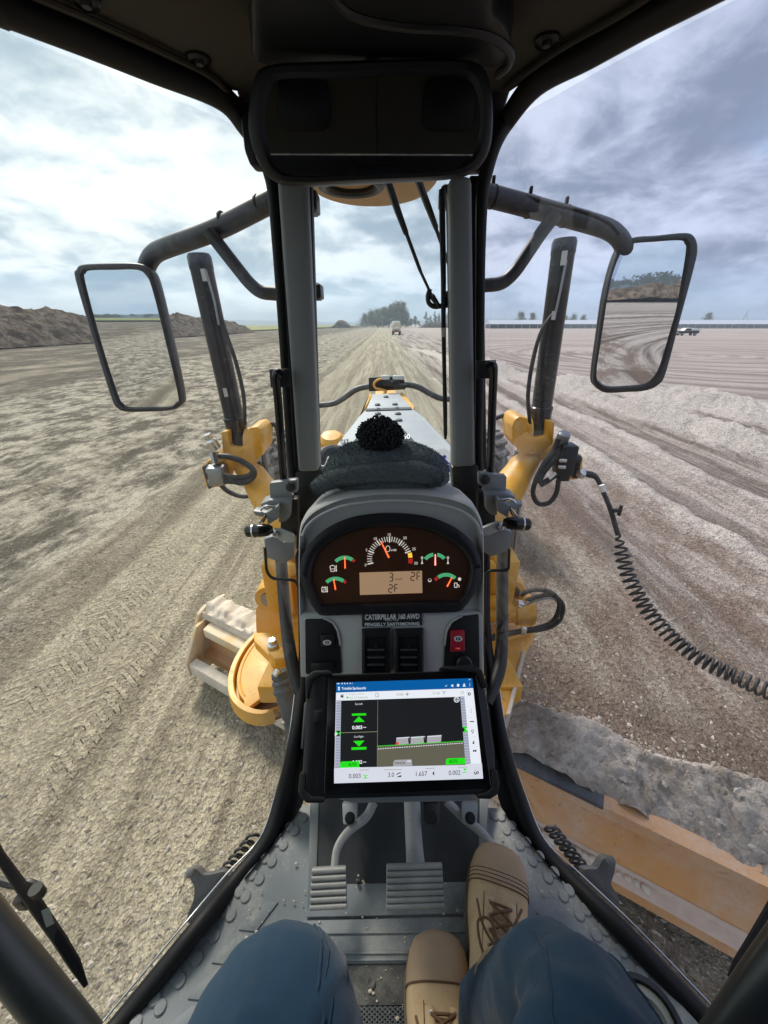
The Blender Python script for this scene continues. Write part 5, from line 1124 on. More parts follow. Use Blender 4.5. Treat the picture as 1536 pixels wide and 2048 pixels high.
# liquid crystal panel with seven segment figures
LC = [(508, 604), (965, 590), (968, 752), (512, 767)]
b = MB(); b.prism([CP.at(*K(x, y), .0006) for x, y in LC], CP.n * .0006); part('lcd_panel', b, M['lcd'], clus, 0)
b = MB(); AL = kat(.0016)
def seg7(ch, x, y, w, h, t=7):
    sl = -.03; q = {'a': ((x, y), (x + w, y)), 'b': ((x + w, y), (x + w, y + h / 2)), 'c': ((x + w, y + h / 2), (x + w, y + h)), 'd': ((x, y + h), (x + w, y + h)), 'e': ((x, y + h / 2), (x, y + h)), 'f': ((x, y), (x, y + h / 2)), 'g': ((x, y + h / 2), (x + w, y + h / 2))}
    for k in {'3': 'abgcd', '2': 'abged', 'F': 'afge'}[ch]:
        (x0, y0), (x1, y1) = q[k]; fx, fy = (x1 - x0) * .09, (y1 - y0) * .09; line(b, AL, [(x0 + fx, y0 + fy), (x1 - fx, y1 - fy)], t)
seg7('3', 727, 607, 24, 58); seg7('2', 884, 602, 27, 58); seg7('F', 928, 600, 22, 58); seg7('2', 722, 692, 26, 54); seg7('F', 764, 690, 24, 54)
text(b, 'km/h', AL, 770, 657, 15, 50); part('lcd_figures', b, M['lcdink'], clus, 0)

# name plate, vents, side panels with switches
KD = lambda off: (lambda x, y: DP.at(*K(x, y), off))
b = MB(); b.prism([KD(.001)(x, y) for x, y in ((526, 897), (967, 884), (968, 988), (527, 1000))], DP.n * .0015, .0005); plate = part('name_plate', b, M['decal'], dash)
b = MB(); at_ = KD(.003); text(b, 'CATERPILLAR 160 AWD', at_, 548, 946, 36, 398, slope=-.02, bold=.04); text(b, 'BUILT FOR', at_, 697, 957, 11, 98, slope=-.02); text(b, 'PENGELLY EARTHMOVING', at_, 548, 994, 23, 398, slope=-.02, bold=.03); part('lettering', b, M['white'], plate, 0)
for x0, x1 in ((526, 738), (766, 975)):
    b = MB(); o_ = round2([(x0, 1012), (x1, 1005), (x1, 1330), (x0, 1335)], 8); i_ = round2([(x0 + 34, 1085), (x1 - 40, 1080), (x1 - 40, 1322), (x0 + 34, 1325)], 5)
    ringmesh(b, DP, [K(*p) for p in o_], [K(*p) for p in i_], .006, .008); vt = part('air_vent', b, M['plastic'], dash)
    b = MB(); b.prism([KD(.0008)(x, y) for x, y in i_], DP.n * .0004); part('vent_back', b, M['rubber'], vt, 0)
    for y in (1162, 1217, 1270):
        b = MB(); p0, p1 = KD(.006)(x0 + 40, y), KD(.006)(x1 - 46, y - 4); b.box((p0 + p1) / 2, (p1 - p0).length, .010, .0016, Matrix.Rotation(-.5, 3, 'X'), .0005); part('slat', b, M['bracket'], vt)
    b = MB(); p0 = KD(.008)((x0 + x1) / 2 - 4, 1142); b.box(p0, .004, .006, .010, bev=.001); part('tab', b, M['plastic'], vt)
for s, pl in ((-1, [(112, 942), (262, 940), (318, 972), (350, 1030), (366, 1120), (378, 1340), (116, 1345)]), (1, [(1378, 904), (1245, 925), (1180, 962), (1145, 1028), (1132, 1120), (1124, 1320), (1386, 1315)])):
    b = MB(); b.prism([KD(.0005)(x, y) for x, y in round2(pl, 14)], DP.n * .002, .0008); sw = part('switch_panel', b, M['rubber'], dash)
    b = MB(); b.tube([KD(.0015)(x, y) for x, y in round2(pl, 14)[6:30]], .0022, 8); part('panel_rim', b, M['dash'], sw)
    if s < 0:
        b = MB(); b.prism([KD(.003)(x, y) for x, y in round2([(228, 1050), (322, 1048), (330, 1132), (232, 1136)], 8)], DP.n * .006, .002); q = part('rocker_switch', b, M['plastic'], sw)
        at_ = KD(.0095); b = MB(); disc(b, at_, 276, 1106, 31, 19); part('icon', b, M['white'], q, 0) if False else None
        b.m = 0; sub = b; b2 = MB(); part('switch_icon', b, M['white'], sw, 0)
        b = MB(); at_ = KD(.0100); disc(b, at_, 276, 1106, 17, 12); part('icon_mark', b, M['decal'], sw, 0); b = MB(); at_ = KD(.0105); disc(b, at_, 276, 1106, 11, 7); part('icon_dot', b, M['white'], sw, 0); b = MB(); at_ = KD(.011); line(b, at_, [(268, 1106), (284, 1106)], 4); part('icon_bar', b, M['decal'], sw, 0)
        b = MB(); b.prism([KD(.003)(x, y) for x, y in ((160, 1256), (322, 1250), (322, 1300), (160, 1304))], DP.n * .006, .002); part('blank_switch', b, M['plastic'], sw)
    else:
        b = MB(); b.prism([KD(.003)(x, y) for x, y in round2([(1170, 1020), (1268, 1014), (1272, 1166), (1168, 1172)], 9)], DP.n * .009, .003); part('red_switch', b, M['red'], sw)
        b = MB(); disc(b, KD(.0125), 1221, 1076, 31, 20); part('switch_icon', b, M['white'], sw, 0)
        b = MB(); disc(b, KD(.0130), 1221, 1076, 17, 13); part('icon_mark', b, M['decal'], sw, 0); b = MB(); at_ = KD(.0135); text(b, 'P', at_, 1221, 1084, 16, align='C', bold=.03); line(b, at_, [(1197, 1066), (1194, 1076), (1197, 1086)], 3); line(b, at_, [(1245, 1066), (1248, 1076), (1245, 1086)], 3); part('icon_letter', b, M['white'], sw, 0)
        b = MB(); text(b, 'PARK', KD(.0125), 1221, 1152, 12, 34, 'C'); part('lettering', b, emit('switch_text', (.7, .12, .10), .3), sw, 0)
        b = MB(); c = KD(.002)(1268, 1262); b.lathe(c, DP.n, [(.016, 0), (.016, .008), (.013, .011), (.0, .011)], 24); part('key_switch', b, M['plastic'], sw)

# rugged tablet clamped in front of the console
TP = plane3(T(805, 1362, .66), T(815, 1563, .60), T(805, 1362, .66) + V((1, 0, 0)))
tb = thing('tablet', TP.at(800, 1465, -.03), 'rugged black tablet showing a blade guidance screen, clamped below the dials', 'tablet')
def tpart(n, b, m_, par=None, sm=35): return b.build(n, m_, par or tb, sm)
case = [(614, 1356), (628, 1345), (655, 1345), (662, 1349), (880, 1342), (884, 1337), (944, 1334), (960, 1342), (970, 1374), (990, 1500), (992, 1560), (990, 1580), (975, 1590), (640, 1600), (618, 1598), (604, 1580), (606, 1520)]
b = MB(); b.prism([TP.at(px, py, -.024) for px, py in case], TP.n * .022, .004); tcase = tpart('case', b, M['plastic'])
b = MB(); b.prism([TP.at(px, py, -.002) for px, py in round2([(657, 1352), (952, 1341), (984, 1578), (648, 1590)], 5)], TP.n * .0012, .0004); M['gloss'] = mk('black_glass', (.006, .006, .007), .12); tpart('front_glass', b, M['gloss'])
b = MB(); b.prism([TP.at(px, py, -.003) for px, py in round2([(622, 1356), (652, 1351), (645, 1594), (610, 1594), (612, 1500)], 5)], TP.n * .003, .001); strip = tpart('speaker_strip', b, M['plastic'])
Sx = lambda x, y: (620 + x * .24089, 1340 + y * .24089)
sat = lambda off: (lambda x, y: TP.at(*Sx(x, y), off))
for x0, x1, y0, y1, tl in ((42, 94, 88, 212, 3), (10, 66, 822, 968, 2)):
    for k in range(4):
        b = MB(); x = x0 + (x1 - x0) * k / 3; b.prism([sat(.0002)(x - 4 + 3, y0), sat(.0002)(x + 4 + 3, y0 - 2), sat(.0002)(x + 4 - 3, y1), sat(.0002)(x - 4 - 3, y1)], TP.n * .0003); tpart('speaker_slot', b, M['decal'], strip, 0)
b = MB(); b.prism([sat(.0)(x, y) for x, y in round2([(30, 334), (108, 326), (106, 438), (26, 446)], 10)], TP.n * .002, .0008); tpart('button', b, M['trim'] if 0 else M['rubber'], strip)
b = MB(); b.prism([sat(.002)(x, y) for x, y in round2([(42, 346), (88, 342), (86, 426), (38, 430)], 8)], TP.n * .0012, .0005); tpart('button_cap', b, M['plastic'], strip)
for cn in ([(610, 1356), (627, 1341), (658, 1340), (665, 1350), (640, 1352), (626, 1362), (614, 1400)], [(880, 1339), (884, 1333), (946, 1330), (964, 1340), (976, 1376), (966, 1376), (952, 1346), (925, 1343)], [(994, 1540), (999, 1566), (996, 1588), (980, 1598), (955, 1597), (952, 1589), (974, 1584), (984, 1574), (982, 1542)], [(600, 1544), (596, 1586), (612, 1606), (648, 1606), (652, 1594), (624, 1592), (611, 1580), (612, 1546)]):
    b = MB(); b.prism([TP.at(px, py, -.026) for px, py in cn], TP.n * .029, .003); tpart('corner_bumper', b, M['bracket'] if 0 else M['rubber'], tcase)
b = MB(); b.prism([TP.at(px, py, -.03) for px, py in ((606, 1405), (613, 1405), (606, 1500), (599, 1500))], TP.n * .02, .002); tpart('side_button', b, M['bracket'], tcase)
b = MB(); b.prism([TP.at(px, py, -.03) for px, py in ((973, 1440), (983, 1440), (990, 1500), (981, 1500))], TP.n * .02, .002); tpart('side_button', b, M['bracket'], tcase)
E = dict(w=emit('screen_white', (.80, .83, .90), .33), bl=emit('screen_blue', (.0, .105, .36), .32), k=emit('screen_black', (.010, .011, .013), .32), gy=emit('screen_grey', (.36, .39, .50), .29), lg=emit('screen_pale', (.68, .71, .80), .32), gr=emit('screen_green', (.015, .75, .008), .33),
         olive=emit('screen_olive', (.125, .12, .085), .32), mid=emit('screen_silver', (.40, .40, .42), .32), red=emit('screen_red', (.75, .06, .05), .32), ink=emit('screen_ink', (.01, .01, .012), .2), soft=emit('screen_softgrey', (.42, .43, .29), .29))
names = list(E); EM = [E[k] for k in names]
scr = MB()
def sp_(k, pts, lv): scr.m = names.index(k); poly(scr, sat(-.0006 + lv * .00012), pts)
def sl_(k, pts, w, lv): scr.m = names.index(k); line(scr, sat(-.0006 + lv * .00012), pts, w)
def sd_(k, x, y, r, lv, ry=None): scr.m = names.index(k); disc(scr, sat(-.0006 + lv * .00012), x, y, r, ry)
def st_(k, s, x, y, h, w=None, al='L', sl=-.035, lv=4, bold=0.): scr.m = names.index(k); text(scr, s, sat(-.0006 + lv * .00012), x, y, h, w, al, sl, bold)
sp_('w', [(218, 104), (1346, 68), (1438, 902), (200, 942)], 1)
sp_('bl', [(218, 104), (1346, 68), (1357, 150), (216, 188)], 2)
sp_('lg', [(200, 818), (1428, 776), (1438, 902), (200, 942)], 2)
sp_('k', [(258, 254), (1248, 222), (1292, 790), (250, 812)], 2)
sp_('gy', [(218, 252), (257, 251), (250, 814), (206, 816)], 2); sp_('gy', [(1249, 220), (1282, 219), (1336, 776), (1292, 788)], 2)
for k in range(24):
    f = k / 24; sl_('lg', [(217 - 10 * f, 262 + 552 * f), (255 - 5 * f, 261 + 552 * f)], 3, 3); sl_('lg', [(1251 + 42 * f, 230 + 552 * f), (1283 + 52 * f, 229 + 552 * f)], 3, 3)
sp_('olive', [(560, 634), (1276, 590), (1292, 788), (556, 804)], 3); sl_('gr', [(560, 632), (1276, 590)], 5, 4)
for k in range(36):
    f0, f1 = k / 36, (k + .55) / 36; sl_('w', [(564 + 712 * f0, 656 - 50 * f0), (564 + 712 * f1, 656 - 50 * f1)], 7, 4)
sl_('ink', [(562, 246), (556, 804)], 3, 3); sl_('soft', [(563, 246), (557, 804)], 3, 3); sl_('soft', [(254, 522), (560, 512)], 3, 3)
for x0, y0, w in ((718, 562, 110), (838, 556, 118), (974, 548, 118)):
    y1 = y0 - w * .07; sp_('mid', [(x0, y0), (x0 + w, y1), (x0 + w - 4, y1 + 58), (x0 - 4, y0 + 60)], 4); sl_('lg', [(x0, y0 + 5), (x0 + w, y1 + 5)], 9, 5); sl_('ink', [(x0 + w - 2, y1 - 6), (x0 + w - 9, y1 + 20), (x0 + w - 4, y1 + 56)], 10, 5) if x0 < 960 else None
sl_('gr', [(908, 548), (906, 612)], 5, 6); sd_('red', 724, 610, 13, 6)
sp_('gr', [(348, 362), (466, 359), (466, 377), (348, 380)], 4); sp_('gr', [(406, 384), (454, 430), (360, 433)], 4); sp_('gr', [(358, 590), (452, 586), (407, 635)], 4); sp_('gr', [(344, 642), (468, 638), (468, 660), (344, 664)], 4)
st_('w', 'Cut Left', 374, 290, 16, 62); st_('w', '0.003', 350, 492, 28, 84, bold=.03); st_('w', 'mm', 440, 480, 9, 26, bold=.04)
st_('w', 'Cut Right', 366, 562, 16, 78); st_('w', '0.002', 350, 780, 28, 84, bold=.03); st_('w', 'mm', 440, 768, 9, 26, bold=.04)
sp_('gr', [(252, 772), (262, 760), (404, 756), (412, 808), (248, 813)], 5); st_('ink', 'AUTO', 318, 798, 27, 70, lv=6, bold=.01); st_('ink', '---', 272, 792, 8, 26, lv=6)
sp_('gr', [(1130, 746), (1140, 734), (1284, 729), (1292, 780), (1126, 786)], 5); st_('ink', 'AUTO', 1154, 772, 27, 70, lv=6, bold=.01); st_('ink', '---', 1244, 762, 8, 26, lv=6)
sp_('mid', [(694, 760), (706, 747), (842, 742), (850, 794), (690, 800)], 5); st_('ink', 'MANUAL', 704, 784, 22, 88, lv=6); sp_('lg', [(805, 752), (838, 750), (840, 762), (805, 764)], 6)
sp_('gr', [(216, 506), (254, 504), (252, 546), (214, 548)], 4); sp_('ink', [(214, 548), (252, 546), (236, 526)], 5); sp_('ink', [(254, 504), (216, 506), (236, 526)], 5); sp_('w', [(208, 516), (232, 532), (206, 548)], 6)
sp_('gr', [(1264, 472), (1298, 468), (1306, 514), (1272, 518)], 4); sp_('ink', [(1264, 472), (1272, 518), (1286, 493)], 5); sp_('w', [(1314, 480), (1290, 490), (1312, 500)], 6)
sd_('w', 1218, 246, 24, 4); sd_('ink', 1218, 246, 18, 5)
for dx_, dy2 in ((-7, -7), (7, -7), (-7, 7), (7, 7)): sd_('w', 1218 + dx_, 246 + dy2, 5, 6)
st_('w', 'Trimble', 262, 165, 22, 84, bold=.02); st_('w', 'Earthworks', 356, 163, 22, 108, bold=.02); st_('w', '\u00ae', 346, 152, 8, 8)
sd_('w', 240, 146, 8, 4); sd_('w', 240, 162, 9, 4); sd_('bl', 240, 162, 4, 5)
for x, w in ((224, 22), (262, 10), (284, 9), (306, 8), (330, 8), (350, 3)): sl_('w', [(x, 118 - x * .02), (x + w, 118 - x * .02)], 11 if w < 15 else 7, 4)
sd_('w', 1230, 127, 11, 4, 13); sd_('w', 1280, 120, 8, 4); sp_('w', [(1266, 138), (1272, 128), (1288, 128), (1294, 138)], 4); sd_('w', 1182, 130, 10, 4); sd_('red', 1190, 138, 5, 5)
for y in (112, 122, 132): sd_('w', 1327, y, 3, 4)
sl_('w', [(1122, 136), (1138, 128)], 5, 4); sl_('w', [(1318, 80), (1332, 79)], 5, 4)
st_('soft', 'Longitudinal', 300, 207, 11, 150); sd_('gr', 310, 228, 9, 4); st_('soft', 'Pad 2.0 Subgrade', 324, 237, 15, 156); sp_('ink', [(252, 204), (280, 203), (280, 232), (252, 233)], 3); sp_('w', [(254, 207), (278, 206), (278, 230), (254, 231)], 4); sd_('ink', 266, 218, 10, 5)
sl_('ink', [(546, 192), (546, 224), (570, 223), (570, 200), (560, 192), (546, 192)], 3, 3)
st_('soft', '0.000', 720, 214, 22, 56); sl_('ink', [(792, 202), (822, 200)], 4, 3); sl_('ink', [(806, 186), (808, 216)], 4, 3); st_('soft', '0.100', 1020, 204, 22, 58); sl_('ink', [(1095, 182), (1130, 181)], 3, 3); sl_('ink', [(1112, 184), (1113, 204)], 4, 3); sl_('soft', [(1246, 182), (1274, 180), (1270, 198), (1250, 198)], 4, 3)
for y0 in (170, 310, 394, 476, 556, 640):
    f = (y0 - 170) / 600; x0 = 1298 + 62 * f; sl_('lg', [(x0, y0), (x0 + 52, y0 - 2)], 3, 3)
sd_('ink', 1322, 199, 13, 4); sd_('w', 1322, 199, 6, 5); sl_('ink', [(1302, 186), (1308, 182)], 4, 4)
sl_('soft', [(1336, 340), (1342, 340)], 30, 3); sl_('w', [(1334, 334), (1344, 334)], 4, 4); sl_('w', [(1334, 345), (1344, 345)], 4, 4); sl_('ink', [(1328, 430), (1344, 427), (1362, 430)], 8, 3); sd_('ink', 1350, 505, 12, 3); sd_('w', 1350, 505, 8, 4); sl_('ink', [(1352, 517), (1352, 528)], 5, 4)
sp_('ink', [(1348, 614), (1360, 582), (1366, 612)], 3); sl_('ink', [(1354, 672), (1382, 670)], 16, 3); sl_('w', [(1368, 664), (1368, 680)], 3, 4)
sd_('ink', 1390, 852, 12, 4); sd_('lg', 1390, 852, 6, 5); sl_('ink', [(1364, 846), (1370, 862), (1378, 868)], 8, 4); sl_('soft', [(1366, 830), (1376, 826)], 5, 4)
for s_, x, w in (('0.003', 322, 98), ('3.0', 648, 50), ('1.657', 880, 92), ('0.002', 1152, 96)): st_('ink', s_, x, 902 - (x - 322) * .033 - 2, 38, w, lv=4)
sl_('gr', [(440, 876), (480, 875)], 6, 4); sp_('gr', [(446, 896), (474, 895), (460, 880)], 4); sl_('gr', [(440, 900), (480, 899)], 3, 4); sl_('gr', [(1266, 850), (1306, 848)], 6, 4); sp_('gr', [(1272, 822), (1300, 821), (1286, 838)], 4); sl_('gr', [(1266, 820), (1306, 818)], 3, 4)
sl_('ink', [(716, 868), (752, 850)], 7, 4); sp_('ink', [(716, 890), (756, 872), (758, 888)], 4); sp_('ink', [(1016, 860), (1030, 838), (1032, 878)], 4)
for x, w, y in ((410, 78, 832), (612, 150, 830), (960, 76, 818), (1226, 84, 808)): sl_('soft', [(x, y), (x + w, y - w * .033)], 5, 3)
screen = scr.build('screen', EM, tb, 0, norm=False)
# clamp and bracket under it
b = MB(); b.prism([TP.at(px, py, -.055) for px, py in ((668, 1590), (958, 1586), (960, 1602), (940, 1612), (700, 1616), (670, 1606))], TP.n * .03, .004); part('tablet_bracket', b, M['latch'], dash)
b = MB(); b.tube([TP.at(800, 1470, -.03), TP.at(795, 1440, -.09), DP.at(790, 1360, -.02)], .016, 12); part('tablet_arm', b, M['black'], dash)
for px in (700, 864, 940):
    b = MB(); b.prism([Z(x, y, -1.04) for x, y in round2([(px - 16, 1606), (px + 16, 1605), (px + 14, 1648), (px - 14, 1650)], 5)], V((0, .01, -.01)), .002); tb2 = part('bracket_tab', b, M['latch'] if px != 864 else M['black'], dash)
    b = MB(); b.lathe(Z(px, 1636, -1.032), (0, -.5, 1), [(.012, 0), (.012, .004), (.007, .005), (.007, .009), (.0, .009)], 14); part('bolt', b, M['rubber'], tb2)

# ------------------------------------------------------------------ floor, pedals
FZ = -1.15
ledge = [(606, 1610), (548, 1686), (492, 1748), (404, 1850), (262, 2048), (168, 2180)]; redge = [(1002, 1616), (1062, 1690), (1124, 1760), (1234, 1868), (1398, 2048), (1486, 2170)]
fp = [V((-.80, -.8, CAMZ + FZ))] + [Z(px, py, FZ) for px, py in ledge[::-1]] + [Z(px, py, FZ) for px, py in redge] + [V((.80, -.8, CAMZ + FZ))]
studs = [(607, 1636), (579, 1654), (590, 1662), (556, 1683), (567, 1691), (531, 1717), (544, 1724), (505, 1750), (519, 1759), (479, 1784), (491, 1794), (450, 1822), (462, 1831), (419, 1862), (429, 1872), (385, 1904), (395, 1917), (350, 1948), (360, 1962), (310, 1998), (321, 2015), (272, 2046), (262, 2070)]
rst = [(125, 600), (160, 603), (187, 672), (216, 648), (256, 752), (290, 732), (322, 832), (358, 807), (402, 917), (434, 890), (482, 1012), (512, 982), (563, 1107), (599, 1082), (651, 1212), (692, 1182), (749, 1327), (782, 1292), (856, 1452), (887, 1412), (990, 1540), (1110, 1650)]
b = MB(); b.prism(fp, V((0, 0, -.04)), 0)
for px, py in studs + [(940 + x * .388, 1400 + y * .388) for x, y in rst]:
    c = Z(px, py, FZ); b.lathe(c + V((0, 0, -.002)), (0, 0, 1), [(.0115, 0), (.0115, .0035), (.0095, .0055), (.0, .0058)], 16)
flo = part('floor_mat', b, M['floor'], None, 40)
pads = []
for k, (px, py) in enumerate(((500, 1830), (446, 1896), (398, 1968), (352, 2038))):       # moulded pads in the mat
    b = MB(); pads.append(b); b.prism([Z(x, y, FZ) for x, y in round2([(px, py), (px + 34, py - 26), (px + 58, py - 26), (px + 12, py + 34), (px - 24, py + 30)], 4)], V((0, 0, .003)), .001)
for k, (px, py) in enumerate(((1112, 1838), (1160, 1896), (1214, 1962), (1262, 2034))):
    b = MB(); pads.append(b); b.prism([Z(x, y, FZ) for x, y in round2([(px, py), (px + 30, py + 32), (px - 2, py + 40), (px - 40, py - 14)], 4)], V((0, 0, .003)), .001)
for b in pads: part('moulded_pad', b, M['floor'], flo)
P1 = plane3(Z(800, 1776, FZ + .004), Z(800, 1600, -1.115), Z(800, 1776, FZ + .004) + V((1, 0, 0)))
b = MB(); b.prism([P1.at(px, py) for px, py in ((640, 1545), (966, 1545), (958, 1768), (634, 1776))], P1.n * -.01); part('firewall_mat', b, M['floor_dark'], flo)
for q in ([(622, 1560), (640, 1560), (632, 1800), (614, 1836)], [(960, 1560), (980, 1560), (966, 1760), (956, 1760)]): b = MB(); b.prism([P1.at(px, py, .004) for px, py in q], P1.n * -.016, .003); part('firewall_trim', b, M['trim'], flo)
b = MB(); b.prism([Z(px, py, FZ + .003) for px, py in ((632, 1770), (956, 1764), (960, 1828), (612, 1836))], V((0, 0, .004)), .002); part('toe_plate', b, M['floor'], flo)
b = MB(); b.prism([Z(px, py, FZ + .002) for px, py in ((606, 1842), (960, 1834), (966, 1926), (580, 1930))], V((0, 0, .004)), .002)
for y0, hh in ((1866, 4), (1906, 5), (1920, 5)): b.prism([Z(px, py, FZ + .0055) for px, py in ((600, y0), (962, y0 - 4), (962, y0 + hh - 4), (598, y0 + hh))], V((0, 0, .004)), .001)
part('heel_plate', b, M['floor'], flo)
b = MB(); b.prism([Z(px, py, FZ + .002) for px, py in ((580, 1934), (966, 1930), (980, 2010), (540, 2014))], V((0, 0, .003)), .001); b.lathe(Z(742, 1966, FZ + .005), (0, 0, 1), [(.009, 0), (.009, .003), (.006, .004), (.0, .002)], 12); part('scuffed_mat', b, mk('scuffed_rubber', (.045, .047, .048), .75, bump=.001, dust=.8, dcol=(.20, .19, .17), dscale=14, lo=.4, hi=.6), flo)
b = MB()
for r_ in range(26):
    y0 = 2016 + r_ * 5.2
    pts = [Z(620 + k * 5.2 * 1.0, y0 + (2.3 if k % 2 else -2.3) * (1 if r_ % 2 else -1), FZ + .006) for k in range(62)]; b.tube(pts, .0014, 4)
part('mesh_grating', b, M['steel'], flo); b = MB(); b.prism([Z(px, py, FZ + .001) for px, py in ((560, 2012), (980, 2008), (1000, 2180), (540, 2180))], V((0, 0, .002))); part('grating_bed', b, M['floor_dark'], flo)
b = MB(); b.lathe(Z(716, 1762, FZ + .008), (0, -.3, 1), [(.004, 0), (.004, .012), (.0, .013)], 10); part('stop_pin', b, M['silver'], flo)
rc_ = random.Random(12); b = MB()
for k in range(520):
    px, py = rc_.uniform(420, 1260), rc_.uniform(1620, 2040)
    if not (ledge[0][0] - (py - 1610) * .78 + 30 < px < redge[0][0] + (py - 1610) * .88 - 30): continue
    r_ = .0008 + .0028 * rc_.random() ** 4; b.ball(Z(px, py, FZ + .006 + r_ * .3), r_ * 1.3, r_, r_ * .7, 6, 4)
dt = part('dirt_crumbs', b, M['caked'], flo, 0); dt['kind'] = 'stuff'
def pedal(name, quad, armpts, aw, t, n, label=None):
    P_ = Plane(T((quad[0][0] + quad[2][0]) / 2, (quad[0][1] + quad[2][1]) / 2, t), (0, -.52, .85)); b = MB(); b.prism([P_.at(x, y, 0) for x, y in round2(quad, 4)], P_.n * -.008, .002)
    (x0, y0), (x1, y1), (x2, y2), (x3, y3) = quad
    for k in range(n):
        f = (k + .5) / n; a, c = P_.at(x0 + (x3 - x0) * f, y0 + (y3 - y0) * f, .001), P_.at(x1 + (x2 - x1) * f, y1 + (y2 - y1) * f, .001)
        b.tube([a.lerp(c, .01), c.lerp(a, .01)], .0052, 10, flat=.8)
    p = part(name, b, M['pedal'])
    b = MB(); pts = [T(x, y, tt) for x, y, tt in armpts]; b.tube(spline(pts, 6), [w * tt_ / FPX for w, tt_ in zip(aw, [q[2] for q in armpts])], 10, flat=.55, up=(0, -.5, .85)); part('pedal_arm', b, M['pedal'], p, 40); return p
pedal('pedal', [(624, 1735), (692, 1731), (694, 1818), (619, 1822)], [(748, 1604, .93), (732, 1634, .91), (698, 1662, .88), (675, 1696, .85), (668, 1738, .82)], [9, 9, 8.5, 8, 7.5], .80, 6)
pedal('pedal', [(773, 1728), (884, 1725), (890, 1816), (772, 1820)], [(824, 1600, .93), (826, 1650, .90), (829, 1700, .86), (832, 1740, .82)], [17, 17, 18, 20], .80, 7)
b = MB(); b.tube(spline([T(x, y, t) for x, y, t in ((893, 1602, .93), (925, 1634, .92), (958, 1660, .91), (980, 1688, .90), (996, 1730, .89))], 6), .0105, 10, flat=.6, up=(0, -.5, .85)); acc_ = part('pedal_arm', b, M['pedal'], None, 40); acc_.name = 'accelerator_pedal'
b = MB(); PA = Plane(T(1000, 1740, .90), (0, -.45, .9)); b.prism([PA.at(x, y) for x, y in round2([(962, 1712), (1040, 1710), (1050, 1830), (960, 1832)], 5)], PA.n * -.01, .002); part('pad', b, M['pedal'], acc_)

# joystick at the right knee
b = MB(); jn = V((-.30, -.25, .95)).normalized(); jc = T(1288, 2052, .50)
def jr(r, h): return (r, h)
b.lathe(jc, jn, [(.012, -.30), (.014, -.12), (.022, -.06), (.040, -.02), (.046, .0), (.046, .008), (.040, .012), (.036, .006)], 28); js = part('joystick', b, M['plastic'])
b = MB(); b.lathe(jc, jn, [(.0365, .0), (.0365, .0075), (.028, .012), (.024, .008), (.0, .008)], 28); part('joystick_cap', b, mk('cream_cap', (.36, .37, .31), .5), js)
b = MB(); b.lathe(jc + jn * .008, jn, [(.021, 0), (.021, .006), (.0, .010)], 24); part('joystick_button', b, M['lightgrey'], js)

# round white plate with a blue print just ahead of the windscreen
SPn = Plane(Y(886, 920, 1.22), (.1, -.55, .83)); stb = MB(); stb.prism([SPn.at(px, py) for px, py in round2([(866, 944), (866, 915), (874, 902), (886, 896), (898, 902), (905, 914), (905, 944)], 6)], SPn.n * .001); stk = part('sticker_plate', stb, M['white'], None, 0)
b = MB(); at_ = lambda x, y: SPn.at(x, y, .002); poly(b, at_, [(871, 922), (889, 910), (893, 914), (876, 928)]); poly(b, at_, [(866, 934), (905, 930), (905, 944), (866, 944)]); poly(b, at_, [(876, 910), (881, 910), (900, 928), (892, 929)]); part('sticker_print', b, M['blue'], stk, 0)
# ------------------------------------------------------------------ the driver's legs
per = thing('person', (0, -.1, CAMZ + FZ), 'seated driver in navy work trousers and scuffed tan lace-up boots', 'person')
b = MB(); hipz = -.60
def leg(pts, rs, sq): b.tube(fillet([V((x, y, CAMZ + z)) for x, y, z in pts], .075, 10), rs, 28, flat=sq)
leg([(-.10, -.36, -.60), (-.112, .160, -.668), (-.085, .075, -.87), (.08, .07, -1.01)], [.100, .096, .088, .080, .072, .067, .066, .065, .063, .062, .066, .072, .078], .98)
leg([(.11, -.36, -.60), (.224, .150, -.668), (.19, .185, -.985)], [.100, .096, .088, .080, .072, .067, .066, .065, .063, .062, .066, .072, .078], .98)
b.ball(V((0, -.38, CAMZ - .58)), .21, .16, .13, 20, 12)
navy = NT('navy_twill'); nn_ = navy.noise(9, 4, .6); wv = navy.n('ShaderNodeTexWave'); wv.inputs['Scale'].default_value = 420; wv.inputs['Distortion'].default_value = 1.5; navy.l(navy.coord((1, 1, 1)), wv.inputs['Vector'])
nc = navy.mix(nn_, (.010, .034, .066), (.016, .047, .085)); nc = navy.mix(navy.math('MULTIPLY', wv.outputs['Fac'], .35), nc, (.007, .023, .045))
nc = navy.mix(navy.map(navy.noise(22, 6, .7), .56, .78, 0, .3), nc, (.06, .065, .07))
nb = navy.bump(navy.noise(14, 3, .5), .35, .010); nb = navy.bump(wv.outputs['Fac'], .25, .0006, nb); navy.bsdf(nc, .9, 0., nb, .15, **{'Sheen Weight': .15}); M['navy'] = navy.mat
o = b.build('trousers', M['navy'], per, 0)
md = o.modifiers.new('r', 'REMESH'); md.mode = 'VOXEL'; md.voxel_size = .0075; md.use_smooth_shade = True
sm = o.modifiers.new('s', 'SMOOTH'); sm.iterations = 6; sm.factor = .5
dg = bpy.context.evaluated_depsgraph_get(); me2 = bpy.data.meshes.new_from_object(o.evaluated_get(dg)); o.modifiers.clear(); old = o.data; o.data = me2; bpy.data.meshes.remove(old); me2.name = 'trousers'
n = len(me2.vertices); co = np.empty(n * 3); me2.vertices.foreach_get('co', co); co = co.reshape(-1, 3); no = np.empty(n * 3); me2.vertices.foreach_get('normal', no); no = no.reshape(-1, 3)
